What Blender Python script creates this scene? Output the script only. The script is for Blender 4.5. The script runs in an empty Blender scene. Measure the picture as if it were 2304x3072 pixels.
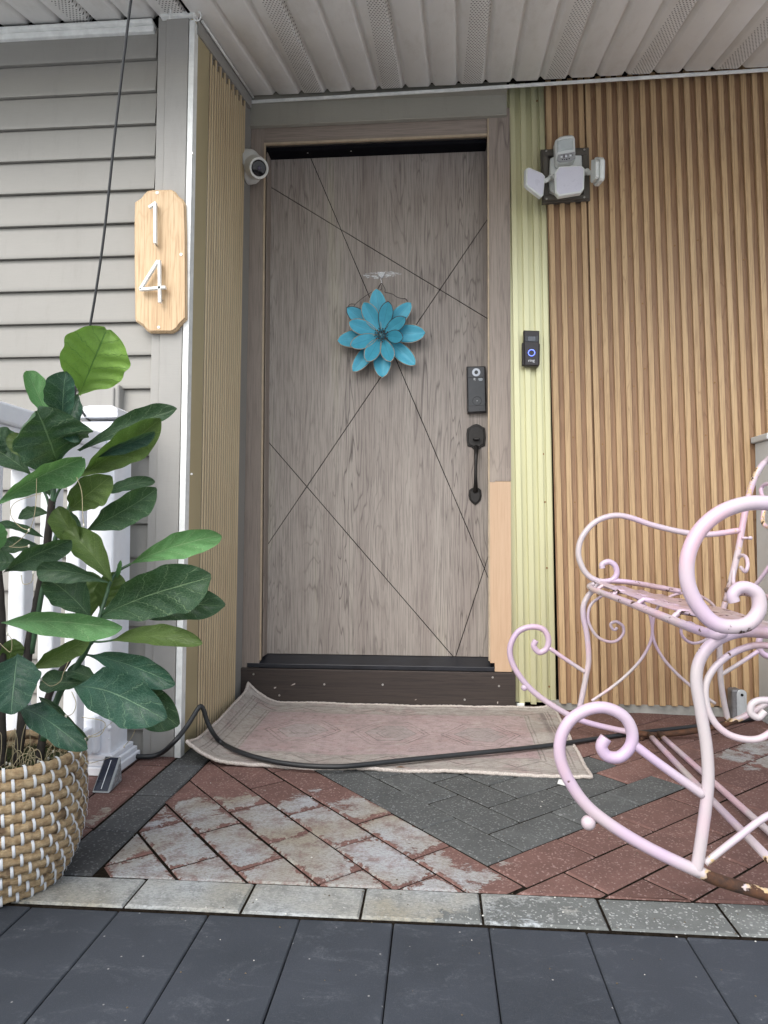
import bpy, math, random
from math import sin, cos, pi, radians
from mathutils import Vector, Matrix

random.seed(14)
scene = bpy.context.scene
col = scene.collection

# ------------------------------------------------------------------ camera
H = .632
cam_data = bpy.data.cameras.new('camera')
cam = bpy.data.objects.new('camera', cam_data)
col.objects.link(cam)
RM = (Matrix.Rotation(radians(4.4), 4, 'Z') @ Matrix.Rotation(pi/2 + radians(1.95), 4, 'X') @ Matrix.Rotation(radians(.15), 4, 'Z'))
cam.matrix_world = Matrix.Translation((0, 0, H)) @ RM
cam_data.sensor_fit = 'VERTICAL'
cam_data.sensor_height = 36
cam_data.lens = 2041/3072*36
cam_data.clip_start = .05
cam_data.clip_end = 1000
scene.camera = cam

# ------------------------------------------------------------------ world, sun, exposure
world = bpy.data.worlds.new('World')
scene.world = world
world.use_nodes = True
wn = world.node_tree
wn.nodes.clear()
sky = wn.nodes.new('ShaderNodeTexSky')
sky.sky_type = 'NISHITA'
sky.sun_disc = False
sky.sun_elevation = radians(46)
sky.sun_rotation = radians(205)
sky.dust_density = 3
sky.air_density = 1.2
hs = wn.nodes.new('ShaderNodeHueSaturation')
hs.inputs['Saturation'].default_value = .55
bg = wn.nodes.new('ShaderNodeBackground')
bg.inputs['Strength'].default_value = .14
wo = wn.nodes.new('ShaderNodeOutputWorld')
wn.links.new(sky.outputs[0], hs.inputs['Color'])
wn.links.new(hs.outputs[0], bg.inputs['Color'])
wn.links.new(bg.outputs[0], wo.inputs['Surface'])
sun_data = bpy.data.lights.new('sun', 'SUN')
sun_data.energy = .9
sun_data.angle = radians(50)
sun_data.color = (1, .985, .955)
sun = bpy.data.objects.new('sun', sun_data)
col.objects.link(sun)
sun.rotation_euler = (radians(90-46), 0, radians(-25))
scene.view_settings.view_transform = 'Standard'
scene.view_settings.look = 'None'
scene.view_settings.gamma = 1
scene.view_settings.exposure = 1.03

# ------------------------------------------------------------------ pixel -> place helpers
CAM = Vector((0, 0, H))
R3 = RM.to_3x3()
def ray(x, y): return R3 @ Vector(((x-1152)/2041, -(y-1536)/2041, -1))
def atY(x, y, Y):
    d = ray(x, y); return CAM + d*(Y/d.y)
def atZ(x, y, Z=0.):
    d = ray(x, y); return CAM + d*((Z-H)/d.z)
def atX(x, y, X):
    d = ray(x, y); return CAM + d*(X/d.x)
def atP(x, y, p, n):
    d = ray(x, y); n = Vector(n); return CAM + d*((Vector(p)-CAM).dot(n)/d.dot(n))

# ------------------------------------------------------------------ object helpers
def tag(o, label=None, cat=None, group=None, kind=None):
    if label: o['label'] = label
    if cat: o['category'] = cat
    if group: o['group'] = group
    if kind: o['kind'] = kind
    return o
def thing(name, label, cat, loc, group=None):
    o = bpy.data.objects.new(name, None); col.objects.link(o)
    o.location = loc; o.empty_display_size = .05
    return tag(o, label, cat, group)
def link(o, parent):
    col.objects.link(o)
    if parent is not None:
        o.parent = parent
        m = Matrix.Translation(parent.location) if parent.type == 'EMPTY' else parent.matrix_basis.copy()
        if parent.parent is not None: m = Matrix.Identity(4)
        o.matrix_parent_inverse = m.inverted()
    return o
class MB:
    def __init__(s): s.v = []; s.f = []; s.m = []; s.uv = {}
    def add(s, vs, fs, mi=0):
        b = len(s.v); s.v += [tuple(v) for v in vs]
        for f in fs: s.f.append(tuple(i+b for i in f)); s.m.append(mi)
        return b
    def box(s, a, b, mi=0):
        x0, y0, z0 = a; x1, y1, z1 = b
        s.add([(x0,y0,z0),(x1,y0,z0),(x1,y1,z0),(x0,y1,z0),(x0,y0,z1),(x1,y0,z1),(x1,y1,z1),(x0,y1,z1)],
              [(0,3,2,1),(4,5,6,7),(0,1,5,4),(1,2,6,5),(2,3,7,6),(3,0,4,7)], mi)
    def hexa(s, f4, b4, mi=0):          # front quad and back quad, same order
        s.add(list(f4)+list(b4), [(0,1,2,3),(7,6,5,4),(0,4,5,1),(1,5,6,2),(2,6,7,3),(3,7,4,0)], mi)
    def tube(s, pts, r, seg=10, caps=True, mi=0, closed=False, rfun=None):
        pts = [Vector(p) for p in pts]; n = len(pts)
        up = None; rings = []
        for i in range(n):
            if closed: t = pts[(i+1) % n]-pts[i-1]
            else: t = pts[min(i+1, n-1)]-pts[max(i-1, 0)]
            if t.length < 1e-9: t = Vector((0,0,1))
            t.normalize()
            if up is None:
                up = t.orthogonal().normalized()
            else:
                up = (up - t*up.dot(t))
                up = up.normalized() if up.length > 1e-6 else t.orthogonal().normalized()
            w = t.cross(up); rr = r if rfun is None else r*rfun(i/(n-1))
            rings.append([pts[i]+(up*cos(2*pi*k/seg)+w*sin(2*pi*k/seg))*rr for k in range(seg)])
        fs = []
        m = n if closed else n-1
        for i in range(m):
            a = i*seg; b = ((i+1) % n)*seg
            for k in range(seg):
                k2 = (k+1) % seg; fs.append((a+k, a+k2, b+k2, b+k))
        vs = [p for rg in rings for p in rg]
        if caps and not closed:
            fs.append(tuple(reversed(range(seg)))); fs.append(tuple((n-1)*seg+k for k in range(seg)))
        s.add(vs, fs, mi)
    def ball(s, c, r, seg=14, rings=9, mi=0, sc=(1,1,1)):
        c = Vector(c); vs = [c+Vector((0,0,r*sc[2]))]; fs = []
        for i in range(1, rings):
            a = pi*i/rings
            for k in range(seg):
                b = 2*pi*k/seg
                vs.append(c+Vector((r*sc[0]*sin(a)*cos(b), r*sc[1]*sin(a)*sin(b), r*sc[2]*cos(a))))
        vs.append(c-Vector((0,0,r*sc[2])))
        for k in range(seg): fs.append((0, 1+k, 1+(k+1) % seg))
        for i in range(rings-2):
            for k in range(seg):
                a = 1+i*seg+k; b = 1+i*seg+(k+1) % seg
                fs.append((a, a+seg, b+seg, b))
        L = len(vs)-1; q = 1+(rings-2)*seg
        for k in range(seg): fs.append((L, q+(k+1) % seg, q+k))
        s.add(vs, fs, mi)
    def prism(s, poly, n, depth, mi=0, cham=0.):  # poly = 3D points of the face seen, n = outward normal, goes back by depth
        n = Vector(n).normalized(); P = [Vector(p) for p in poly]; k = len(P)
        c = sum(P, Vector())/k
        # orient ccw about n
        area = sum((( P[i]-c).cross(P[(i+1) % k]-c)).dot(n) for i in range(k))
        if area < 0: P.reverse()
        if cham > 0:
            top = inset(P, n, cham)
            mid = [p - n*cham for p in P]; bot = [p-n*depth for p in P]
            vs = top+mid+bot; fs = [tuple(range(k))]
            for l in range(2):
                for i in range(k):
                    j = (i+1) % k; fs.append((l*k+i, (l+1)*k+i, (l+1)*k+j, l*k+j))
            fs.append(tuple(reversed(range(2*k, 3*k))))
        else:
            bot = [p-n*depth for p in P]; vs = P+bot; fs = [tuple(range(k))]
            for i in range(k):
                j = (i+1) % k; fs.append((i, k+i, k+j, j))
            fs.append(tuple(reversed(range(k, 2*k))))
        s.add(vs, fs, mi)
    def mesh(s, name, mats, smooth=False, bevel=0):
        me = bpy.data.meshes.new(name); me.from_pydata(s.v, [], s.f)
        for m in (mats if isinstance(mats, (list, tuple)) else [mats]): me.materials.append(m)
        if max(s.m) > 0: me.polygons.foreach_set('material_index', s.m)
        if smooth: me.polygons.foreach_set('use_smooth', [True]*len(me.polygons))
        me.update(); return me
    def build(s, name, mats, parent=None, smooth=False, angle=None, bevel=0):
        o = bpy.data.objects.new(name, s.mesh(name, mats, smooth or angle is not None))
        link(o, parent)
        if angle is not None:
            try: o.data.set_sharp_from_angle(angle=radians(angle))
            except Exception: pass
        if bevel:
            b = o.modifiers.new('bevel', 'BEVEL'); b.width = bevel; b.segments = 2; b.limit_method = 'ANGLE'; b.angle_limit = radians(40)
            b.harden_normals = False
        return o
def inset(P, n, d):
    k = len(P); out = []
    for i in range(k):
        a = (P[i]-P[i-1]).normalized(); b = (P[(i+1) % k]-P[i]).normalized()
        na = n.cross(a).normalized(); nb = n.cross(b).normalized()
        den = 1+na.dot(nb)
        out.append(P[i] + (na+nb)*(d/max(den, .25)))
    return out
def clip(poly, nx, ny, c):              # keep nx*x+ny*y <= c
    out = []
    for i in range(len(poly)):
        p = poly[i]; q = poly[(i+1) % len(poly)]
        dp = nx*p[0]+ny*p[1]-c; dq = nx*q[0]+ny*q[1]-c
        if dp <= 0: out.append(p)
        if dp*dq < 0:
            t = dp/(dp-dq); out.append((p[0]+(q[0]-p[0])*t, p[1]+(q[1]-p[1])*t))
    return out
def area2(p): return abs(sum(p[i][0]*p[(i+1) % len(p)][1]-p[(i+1) % len(p)][0]*p[i][1] for i in range(len(p))))/2
def smooth_path(pts, sub=6, closed=False):
    P = [Vector(p) for p in pts]; n = len(P); out = []
    rng = range(n if closed else n-1)
    for i in rng:
        if closed: p0, p1, p2, p3 = P[i-1], P[i], P[(i+1) % n], P[(i+2) % n]
        else: p0, p1, p2, p3 = P[max(i-1,0)], P[i], P[i+1], P[min(i+2, n-1)]
        for k in range(sub):
            t = k/sub; t2 = t*t; t3 = t2*t
            out.append(.5*((2*p1)+(-p0+p2)*t+(2*p0-5*p1+4*p2-p3)*t2+(-p0+3*p1-3*p2+p3)*t3))
    if not closed: out.append(P[-1])
    return out
def tri(x): return 1-4*abs((x % 1)-.5)

# ------------------------------------------------------------------ material helpers
class NT:
    def __init__(s, name):
        s.m = bpy.data.materials.new(name); s.m.use_nodes = True
        s.t = s.m.node_tree; s.b = s.t.nodes['Principled BSDF']; s.o = s.t.nodes['Material Output']
        s.tc = None; s.gp = None
    def n(s, typ, **kw):
        x = s.t.nodes.new('ShaderNode'+typ)
        for k, v in kw.items(): setattr(x, k, v)
        return x
    def put(s, sock, v):
        if v is None: return
        if hasattr(v, 'is_output') or isinstance(v, bpy.types.NodeSocket): s.t.links.new(v, sock)
        elif isinstance(v, (tuple, list)) and len(v) == 3 and sock.type == 'RGBA': sock.default_value = (*v, 1)
        else: sock.default_value = v
    def obj(s):
        if s.tc is None: s.tc = s.n('TexCoord')
        return s.tc.outputs['Object']
    def uv(s):
        if s.tc is None: s.tc = s.n('TexCoord')
        return s.tc.outputs['UV']
    def pos(s):
        if s.gp is None: s.gp = s.n('NewGeometry')
        return s.gp.outputs['Position']
    def rnd(s): return s.n('ObjectInfo').outputs['Random']
    def math(s, op, a, b=None, c=None, clamp=False):
        x = s.n('Math', operation=op, use_clamp=clamp); s.put(x.inputs[0], a)
        if b is not None: s.put(x.inputs[1], b)
        if c is not None: s.put(x.inputs[2], c)
        return x.outputs[0]
    def vec(s, v, scale=(1,1,1), loc=(0,0,0), rot=(0,0,0)):
        x = s.n('Mapping'); s.put(x.inputs[0], v); x.inputs['Scale'].default_value = scale
        x.inputs['Location'].default_value = loc; x.inputs['Rotation'].default_value = rot
        return x.outputs[0]
    def vadd(s, a, b):
        x = s.n('VectorMath', operation='ADD'); s.put(x.inputs[0], a); s.put(x.inputs[1], b); return x.outputs[0]
    def comb(s, x, y, z):
        c = s.n('CombineXYZ'); s.put(c.inputs[0], x); s.put(c.inputs[1], y); s.put(c.inputs[2], z); return c.outputs[0]
    def sep(s, v):
        x = s.n('SeparateXYZ'); s.put(x.inputs[0], v); return x.outputs
    def noise(s, v, sc=5, det=4, rough=.5, dist=0., color=False):
        x = s.n('TexNoise'); s.put(x.inputs['Vector'], v); x.inputs['Scale'].default_value = sc
        x.inputs['Detail'].default_value = det; x.inputs['Roughness'].default_value = rough; x.inputs['Distortion'].default_value = dist
        return x.outputs['Color' if color else 'Fac']
    def vor(s, v, sc=5, feature='F1', out='Distance', rand=1.):
        x = s.n('TexVoronoi', feature=feature); s.put(x.inputs['Vector'], v); x.inputs['Scale'].default_value = sc
        x.inputs['Randomness'].default_value = rand
        return x.outputs[out]
    def ramp(s, f, stops, interp='LINEAR'):
        x = s.n('ValToRGB'); s.put(x.inputs[0], f); e = x.color_ramp.elements; x.color_ramp.interpolation = interp
        while len(e) < len(stops): e.new(.5)
        for i, (p, c) in enumerate(stops):
            e[i].position = p; e[i].color = (c, c, c, 1) if not isinstance(c, (tuple, list)) else (*c, 1)
        return x.outputs[0]
    def mr(s, f, a, b, c=0., d=1.):
        x = s.n('MapRange'); s.put(x.inputs[0], f)
        for i, v in enumerate((a, b, c, d)): x.inputs[i+1].default_value = v
        return x.outputs[0]
    def mix(s, f, a, b, mode='MIX'):
        x = s.n('Mix', data_type='RGBA', blend_type=mode); s.put(x.inputs[0], f); s.put(x.inputs[6], a); s.put(x.inputs[7], b)
        return x.outputs[2]
    def bump(s, h, dist=.001, strength=1., prev=None):
        x = s.n('Bump'); s.put(x.inputs['Height'], h); x.inputs['Distance'].default_value = dist; x.inputs['Strength'].default_value = strength
        if prev is not None: s.put(x.inputs['Normal'], prev)
        return x.outputs[0]
    def done(s, color=None, rough=.6, metal=0., normal=None, spec=None, **kw):
        s.put(s.b.inputs['Base Color'], color); s.put(s.b.inputs['Roughness'], rough); s.put(s.b.inputs['Metallic'], metal)
        if normal is not None: s.put(s.b.inputs['Normal'], normal)
        if spec is not None: s.b.inputs['Specular IOR Level'].default_value = spec
        for k, v in kw.items(): s.put(s.b.inputs[k], v)
        return s.m
def plain(name, c, rough=.5, metal=0., nz=.12, sc=30, bump=.0004, spec=None):
    m = NT(name); f = m.noise(m.pos(), sc, 5, .6)
    c2 = tuple(min(1, v*(1+nz)) for v in c); c1 = tuple(v*(1-nz) for v in c)
    f2 = m.noise(m.pos(), sc*9, 3, .6)
    return m.done(m.mix(m.mr(f, .3, .7), c1, c2), m.mr(f, .3, .7, rough*.85, min(1, rough*1.15)), metal, m.bump(f2, bump, .5), spec)

M = {}
# vinyl siding: embossed grain, light dust
def mk_siding(name, c):
    m = NT(name); p = m.pos()
    g = m.noise(m.vec(p, (6, 6, 150)), 4, 4, .6)
    d = m.noise(p, 2.2, 5, .6)
    cc = m.mix(m.mr(d, .3, .7), tuple(v*.93 for v in c), tuple(v*1.05 for v in c))
    cc = m.mix(m.mr(g, .45, .75, 0, .16), cc, tuple(v*.7 for v in c)); cc = m.mix(m.mr(m.noise(m.vec(p, (8, 8, 1.2)), 3, 6, .75), .52, .72, 0, .22), cc, tuple(v*.6 for v in c))
    return m.done(cc, .55, 0, m.bump(g, .0006, .5))
M['siding'] = mk_siding('taupe_vinyl', (.268, .262, .242))
M['siding_trim'] = mk_siding('taupe_vinyl_trim', (.31, .303, .285))
M['header'] = mk_siding('olive_taupe_metal', (.33, .32, .275))
M['white_trim'] = plain('white_trim', (.78, .80, .78), .45)
M['white_vinyl'] = plain('white_vinyl', (.80, .82, .86), .35, 0, .04)
M['black_plastic'] = plain('black_plastic', (.022, .022, .026), .38)
M['dark_gap'] = plain('dark_gap', (.012, .012, .012), .9, spec=0)
M['weatherstrip'] = plain('weatherstrip', (.010, .010, .012), .9, spec=0)
M['threshold'] = plain('threshold_black', (.018, .02, .026), .35, .2, .3, 12)
M['screw'] = plain('screw_metal', (.5, .5, .48), .35, .9)
M['brass_screw'] = plain('brass_screw', (.30, .18, .08), .45, .7)
M['clear'] = NT('clear_plastic').done((.9, .93, .95), .12, 0, None, .6, **{'Alpha': .55})
M['steel'] = plain('hook_wire_silver', (.75, .76, .78), .25, .9)
M['dark_wire'] = plain('dark_wire', (.05, .04, .04), .5, .5)

def mk_wood(name, lo, hi, streak, line, axis='z', n=24., fine=.35, seed=0., rough=.55, contrast=1.):
    m = NT(name); p = m.vadd(m.obj(), (seed*3.1, seed*1.7, seed*2.3))
    s = {'z': (1, 1, .085), 'x': (.085, 1, 1), 'y': (1, .085, 1)}[axis]
    q = m.vec(p, tuple(v*2.6 for v in s))
    w = m.noise(q, 1.9, 4, .5, .35)
    rings = m.math('FRACT', m.math('MULTIPLY', w, n))
    ln = m.ramp(rings, [(0, 1.), (.10, .2), (.22, 0.), (.9, 0.), (1, .75)])
    fade = m.mr(m.noise(m.vec(p, tuple(v*5 for v in s)), 1.3, 2), .38, .66)
    big = {'z': (90, 60, 2.2), 'x': (2.2, 60, 90), 'y': (90, 2.2, 60)}[axis]
    fb = m.noise(m.vec(p, big), 3, 4, .65)
    st = m.noise(m.vec(p, {'z': (9, 2, .3), 'x': (.3, 2, 9), 'y': (9, .3, 2)}[axis]), 1.5, 3, .55)
    cc = m.mix(m.mr(st, .34, .66), lo, hi)
    cc = m.mix(m.mr(st, .63, .70, 0, .5), cc, streak)
    cc = m.mix(m.mr(fb, .47, .62, 0, fine), cc, line)
    cc = m.mix(m.math('MULTIPLY', m.math('MULTIPLY', ln, fade), 1.0*contrast, clamp=True), cc, line)
    # pores / short dark flecks
    fl = m.noise(m.vec(p, {'z': (160, 60, 9), 'x': (9, 60, 160), 'y': (160, 9, 60)}[axis]), 2, 2, .5)
    cc = m.mix(m.mr(fl, .70, .76, 0, .55*contrast), cc, line)
    return m.done(cc, rough, 0, m.bump(m.math('ADD', m.math('MULTIPLY', ln, -.6), m.math('MULTIPLY', fb, -.5)), .0006, .5))
M['door'] = mk_wood('grey_walnut_laminate', (.285, .248, .222), (.36, .325, .29), (.40, .37, .29), (.085, .068, .062), n=34, fine=.5)
M['frame'] = mk_wood('grey_walnut_wrap', (.25, .205, .172), (.33, .28, .24), (.36, .31, .25), (.085, .062, .055), seed=2, n=20)
M['frame_h'] = mk_wood('grey_walnut_wrap_flat', (.25, .205, .172), (.33, .28, .24), (.36, .31, .25), (.085, .062, .055), 'x', seed=5, n=20)
M['frame_edge'] = plain('beige_wrap_edge', (.46, .37, .26), .5, 0, .15)
M['bare_wood'] = mk_wood('bare_tan_board', (.52, .36, .235), (.56, .40, .27), (.58, .42, .28), (.42, .27, .16), seed=9, n=12, fine=.35, contrast=.5)
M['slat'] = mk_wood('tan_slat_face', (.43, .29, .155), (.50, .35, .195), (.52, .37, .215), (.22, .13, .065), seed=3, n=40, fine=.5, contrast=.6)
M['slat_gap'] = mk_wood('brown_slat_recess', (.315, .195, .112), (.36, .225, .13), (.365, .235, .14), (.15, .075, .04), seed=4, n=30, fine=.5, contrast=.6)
M['pine'] = mk_wood('pale_pine', (.56, .40, .235), (.63, .48, .30), (.66, .52, .35), (.36, .21, .10), seed=6, n=30, fine=.7, contrast=.45)
M['board'] = mk_wood('dark_brown_board', (.034, .025, .021), (.046, .034, .029), (.05, .038, .03), (.014, .010, .010), 'x', seed=7, n=60, fine=.6, contrast=.6)
def mk_gold(name, c, rough):
    m = NT(name); p = m.pos(); f = m.noise(p, 260, 3, .6); g = m.noise(m.vec(p, (1, 1, .2)), 5, 3)
    return m.done(m.mix(m.mr(g, .3, .7), tuple(v*.9 for v in c), tuple(min(1, v*1.08) for v in c)), rough, .35, m.bump(f, .0005, .6))
M['gold'] = mk_gold('pale_gold_metal', (.60, .59, .37), .32)
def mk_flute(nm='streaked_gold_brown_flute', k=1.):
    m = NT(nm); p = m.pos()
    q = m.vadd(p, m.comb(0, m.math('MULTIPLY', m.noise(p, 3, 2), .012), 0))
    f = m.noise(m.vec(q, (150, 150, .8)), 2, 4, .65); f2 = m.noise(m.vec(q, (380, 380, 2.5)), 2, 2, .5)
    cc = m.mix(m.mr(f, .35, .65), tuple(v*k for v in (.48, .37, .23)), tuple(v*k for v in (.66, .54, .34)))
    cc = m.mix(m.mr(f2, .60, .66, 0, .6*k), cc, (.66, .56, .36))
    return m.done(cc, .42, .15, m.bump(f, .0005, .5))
M['flute'] = mk_flute()
M['flute_edge'] = mk_gold('flute_end_gold', (.50, .43, .26), .5)
# soffit, plain and perforated
def mk_soffit(vent):
    m = NT('soffit_vent' if vent else 'soffit_plain'); p = m.pos()
    d = m.noise(p, 3, 5, .6)
    cc = m.mix(m.mr(d, .3, .7), (.74, .74, .72), (.82, .82, .80))
    cc = m.mix(m.mr(m.noise(m.vec(p, (3, 1, 1)), 4, 6, .75), .50, .72, 0, .35), cc, (.50, .47, .42)); sp = m.mr(m.noise(p, 45, 3, .7), .71, .80, 0, .45); cc = m.mix(sp, cc, (.40, .36, .31))
    bmp = m.noise(p, 350, 2, .5)
    if vent:
        x, y, z = m.sep(m.obj())
        ix = m.math('DIVIDE', x, .0100); iy = m.math('DIVIDE', y, .0098)
        row = m.math('FLOOR', iy)
        sh = m.math('MULTIPLY', m.math('MODULO', m.math('ABSOLUTE', row), 2.), .5)
        fx = m.math('SUBTRACT', m.math('FRACT', m.math('ADD', m.math('ADD', ix, 100.), sh)), .5)
        fy = m.math('SUBTRACT', m.math('FRACT', m.math('ADD', iy, 100.)), .5)
        dd = m.math('SQRT', m.math('ADD', m.math('POWER', fx, 2.), m.math('POWER', fy, 2.)))
        hole = m.math('MULTIPLY', m.mr(dd, .26, .20), m.mr(m.math('ABSOLUTE', x), .032, .031))
        cc = m.mix(hole, cc, (.01, .01, .01))
    return m.done(cc, .5, 0, m.bump(bmp, .0005, .4))
M['soffit'] = mk_soffit(False); M['soffit_vent'] = mk_soffit(True)
# pavers
def mk_paver(name, c, stain=0., agg=1., stain_all=False):
    m = NT(name); p = m.pos(); r = m.rnd()
    v = m.vor(p, 300, 'F1', 'Color'); vs = m.sep(v)[0]
    n1 = m.noise(p, 14, 5, .65); n2 = m.noise(p, 420, 3, .7)
    cc = m.mix(m.mr(n1, .3, .7), tuple(x*.78 for x in c), tuple(x*1.18 for x in c))
    cc = m.mix(m.mr(r, 0, 1, 0, .55), cc, tuple(x*.66 for x in c))
    cc = m.mix(m.mr(n2, .56, .72, 0, .55), cc, tuple(x*.45 for x in c))
    cc = m.mix(m.math('MULTIPLY', m.mr(vs, .86, .98), .55*agg), cc, tuple(min(1, x*1.5+.13) for x in c))
    h = m.math('ADD', m.math('MULTIPLY', n2, .8), m.math('MULTIPLY', m.vor(p, 300), -.5))
    if stain:
        x, y, z = m.sep(p)
        # mortar washed over this corner of the terrace: an irregular patch
        ex = m.math('DIVIDE', m.math('SUBTRACT', x, -.33), .44); ey = m.math('DIVIDE', m.math('SUBTRACT', y, 1.30), .36)
        ex2 = m.math('DIVIDE', m.math('SUBTRACT', x, 1.03), .26); ey2 = m.math('DIVIDE', m.math('SUBTRACT', y, 2.02), .26)
        if stain_all: ex = m.math('DIVIDE', m.math('SUBTRACT', x, -.42), .60)
        d = m.math('SQRT', m.math('ADD', m.math('POWER', ex, 2.), m.math('POWER', ey, 2.)))
        d = m.math('MINIMUM', d, m.math('ADD', m.math('SQRT', m.math('ADD', m.math('POWER', ex2, 2.), m.math('POWER', ey2, 2.))), .25))
        e = m.math('ADD', d, m.math('MULTIPLY', m.math('SUBTRACT', m.noise(m.vadd(p, m.comb(m.math('MULTIPLY', r, 3.), 0, 0)), 9, 5, .62), .5), 1.5))
        lx, ly, lz = m.sep(m.obj())
        # joints stay open: the wash fades towards the paver's own rim
        if not stain_all:
            w = m.math('ADD', m.noise(p, 30, 4, .7), -.5)
            rx = m.mr(m.math('ADD', m.math('ABSOLUTE', lx), m.math('MULTIPLY', w, .075)), .102, .082)
            ry = m.mr(m.math('ADD', m.math('ABSOLUTE', ly), m.math('MULTIPLY', w, .060)), .052, .036)
            rim = m.math('MULTIPLY', rx, ry)
        else: rim = 1.
        patch = m.mr(e, 1.2, .70)
        grit = m.math('MULTIPLY', m.mr(m.noise(m.vec(p, (1, 2.6, 1)), 120, 5, .85), .38, .54, .30, 1.), m.mr(m.noise(p, 21, 5, .75), .36, .52, .35, 1.))
        tt = m.math('ADD', m.math('MULTIPLY', patch, rim), m.math('MULTIPLY', m.math('SUBTRACT', m.noise(m.vec(p, (1, 2.2, 1)), 55, 6, .85), .5), 1.5))
        mask = m.math('MULTIPLY', m.mr(tt, .42, .52), m.math('MULTIPLY', grit, stain), clamp=True)
        far = m.mr(m.noise(p, 5, 3), .35, .65)
        cc = m.mix(mask, cc, m.mix(far, (.33, .31, .25), (.41, .44, .46)))
        h = m.math('ADD', h, m.math('MULTIPLY', mask, .6))
    return m.done(cc, .9, 0, m.bump(h, .0016, .7), .25)
M['paver_red'] = mk_paver('red_concrete_paver', (.172, .097, .083), 1.)
M['paver_grey'] = mk_paver('charcoal_concrete_paver', (.094, .099, .098), 0.)
M['paver_band'] = mk_paver('dark_grey_band_paver', (.085, .088, .09), .0)
M['paver_border'] = mk_paver('grey_border_paver', (.165, .175, .17), 1., 1.8, True)
def mk_slab():
    m = NT('charcoal_slab'); p = m.pos()
    n1 = m.noise(p, 4, 6, .65); n2 = m.noise(p, 500, 3, .7)
    cc = m.mix(m.mr(n1, .3, .7), (.030, .036, .045), (.046, .053, .066))
    cc = m.mix(m.mr(n2, .52, .75, 0, .4), cc, (.085, .09, .10))
    sc = m.noise(m.vec(p, (3, 6, 3)), 3, 8, .8, .8); f = m.noise(p, 170, 4, .8)
    cc = m.mix(m.math('MULTIPLY', m.mr(sc, .52, .74), m.mr(f, .42, .62, .05, .55)), cc, (.20, .215, .235))
    chips = m.vor(p, 38, 'F1'); cc = m.mix(m.mr(chips, .075, .03, 0, .8), cc, (.35, .35, .34))
    return m.done(cc, m.mr(n1, .3, .7, .62, .8), 0, m.bump(n2, .0007, .6), .35)
M['slab'] = mk_slab()
M['sand'] = plain('joint_sand', (.017, .014, .011), .95, 0, .6, 120, .002, 0)
M['ground'] = plain('pale_bounce_ground', (.50, .505, .51), .95, 0, .15, 2, .004)  # unseen front ground, colour lightened to bounce light up onto the soffit

# ================================================================== THE SETTING
g = MB(); g.box((-60, -60, -.30), (60, 60, -.075)); o = g.build('ground', M['ground']); tag(o, kind='structure')

WN = Vector((-.0872, -.9962, 0))                 # right-hand wall turns about 5 degrees
WP = Vector((.30, 2.548, 0))
def wallpt(x, y, off=0.): return atP(x, y, WP+WN*off, WN)
def ceilz(x, y): return 1.697-.009*x+.241*y

pave = bpy.data.objects.new('terrace_pavement', None); col.objects.link(pave); tag(pave, kind='structure')
s = MB(); s.box((-2.4, 1.137, -.07), (2.2, 2.75, -.0034)); s.box((-2.4, .2, -.07), (2.2, 1.1365, -.014)); tag(s.build('joint_sand', M['sand'], pave))

TH = radians(49.5); VB = Vector((sin(TH), cos(TH))); VA = Vector((cos(TH), -sin(TH))); O2 = Vector((.098, 1.339)); U = .0998
def paver_mesh(L, W, mat, name='paver'):
    m = MB(); j = .0022
    P = [(-L/2+j, -W/2+j, 0), (L/2-j, -W/2+j, 0), (L/2-j, W/2-j, 0), (-L/2+j, W/2-j, 0)]
    m.prism(P, (0, 0, 1), .05, 0, .0034)
    return m.mesh(name, mat)
shared = {k: paver_mesh(.1996, .0998, M[k]) for k in ('paver_red', 'paver_grey')}
def put_paver(L2, W2, centre, ang, mat, clips, name='paver', me=None):
    c, sn = cos(ang), sin(ang)
    poly = [(centre[0]+x*c-y*sn, centre[1]+x*sn+y*c) for x, y in ((-L2, -W2), (L2, -W2), (L2, W2), (-L2, W2))]
    full = area2(poly); cp = poly
    for k in clips:
        if len(cp) > 2: cp = clip(cp, *k)
    if len(cp) < 3 or area2(cp) < full*.03: return
    z = random.uniform(-.0012, .0012)
    if area2(cp) > full*.999:
        o = bpy.data.objects.new(name, me)
    else:
        m = MB(); loc = []
        for x, y in cp:
            dx, dy = x-centre[0], y-centre[1]
            v = Vector((dx*c+dy*sn, -dx*sn+dy*c, 0))
            if not loc or (v-loc[-1]).length > .002: loc.append(v)
        if (loc[0]-loc[-1]).length < .002: loc.pop()
        if len(loc) < 3: return
        loc2 = inset(loc, Vector((0, 0, 1)), .0022)
        m.prism(loc2, (0, 0, 1), .05, 0, .0032); o = bpy.data.objects.new(name, m.mesh(name, mat))
    o.location = (centre[0], centre[1], z)
    o.rotation_euler = (random.uniform(-.006, .006), random.uniform(-.006, .006), ang+random.uniform(-.004, .004))
    col.objects.link(o); o.parent = pave
    return o
clips = [(-1, 0, .636), (0, -1, -1.239), (0, 1, 2.60), (1, 0, 1.50)]
def shade_of(a, b):
    if a < 0 and b > 0 and b < 6.95: return 'paver_grey'
    if b > 7 and a > 2 and random.random() < .35: return 'paver_grey'
    return 'paver_red'
off = {-1: -.06, -2: -.33, -3: -.3, -4: -.62, -5: -.42, -6: -.3}
angA = math.atan2(VA.y, VA.x)
seen = 0
for k in range(-9, 13):                     # rows that run along A
    for j in range(0, 14):
        a = -k-2*j-1+off.get(k, 0); b = k+.5
        if k < -6: a -= .3
        c = O2+VA*a*U+VB*b*U
        if not (-.80 < c.x < 1.6 and 1.1 < c.y < 2.72): continue
        mk = shade_of(a, b)
        put_paver(U, U/2, c, angA, M[mk], clips, 'paver', shared[mk])
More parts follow.
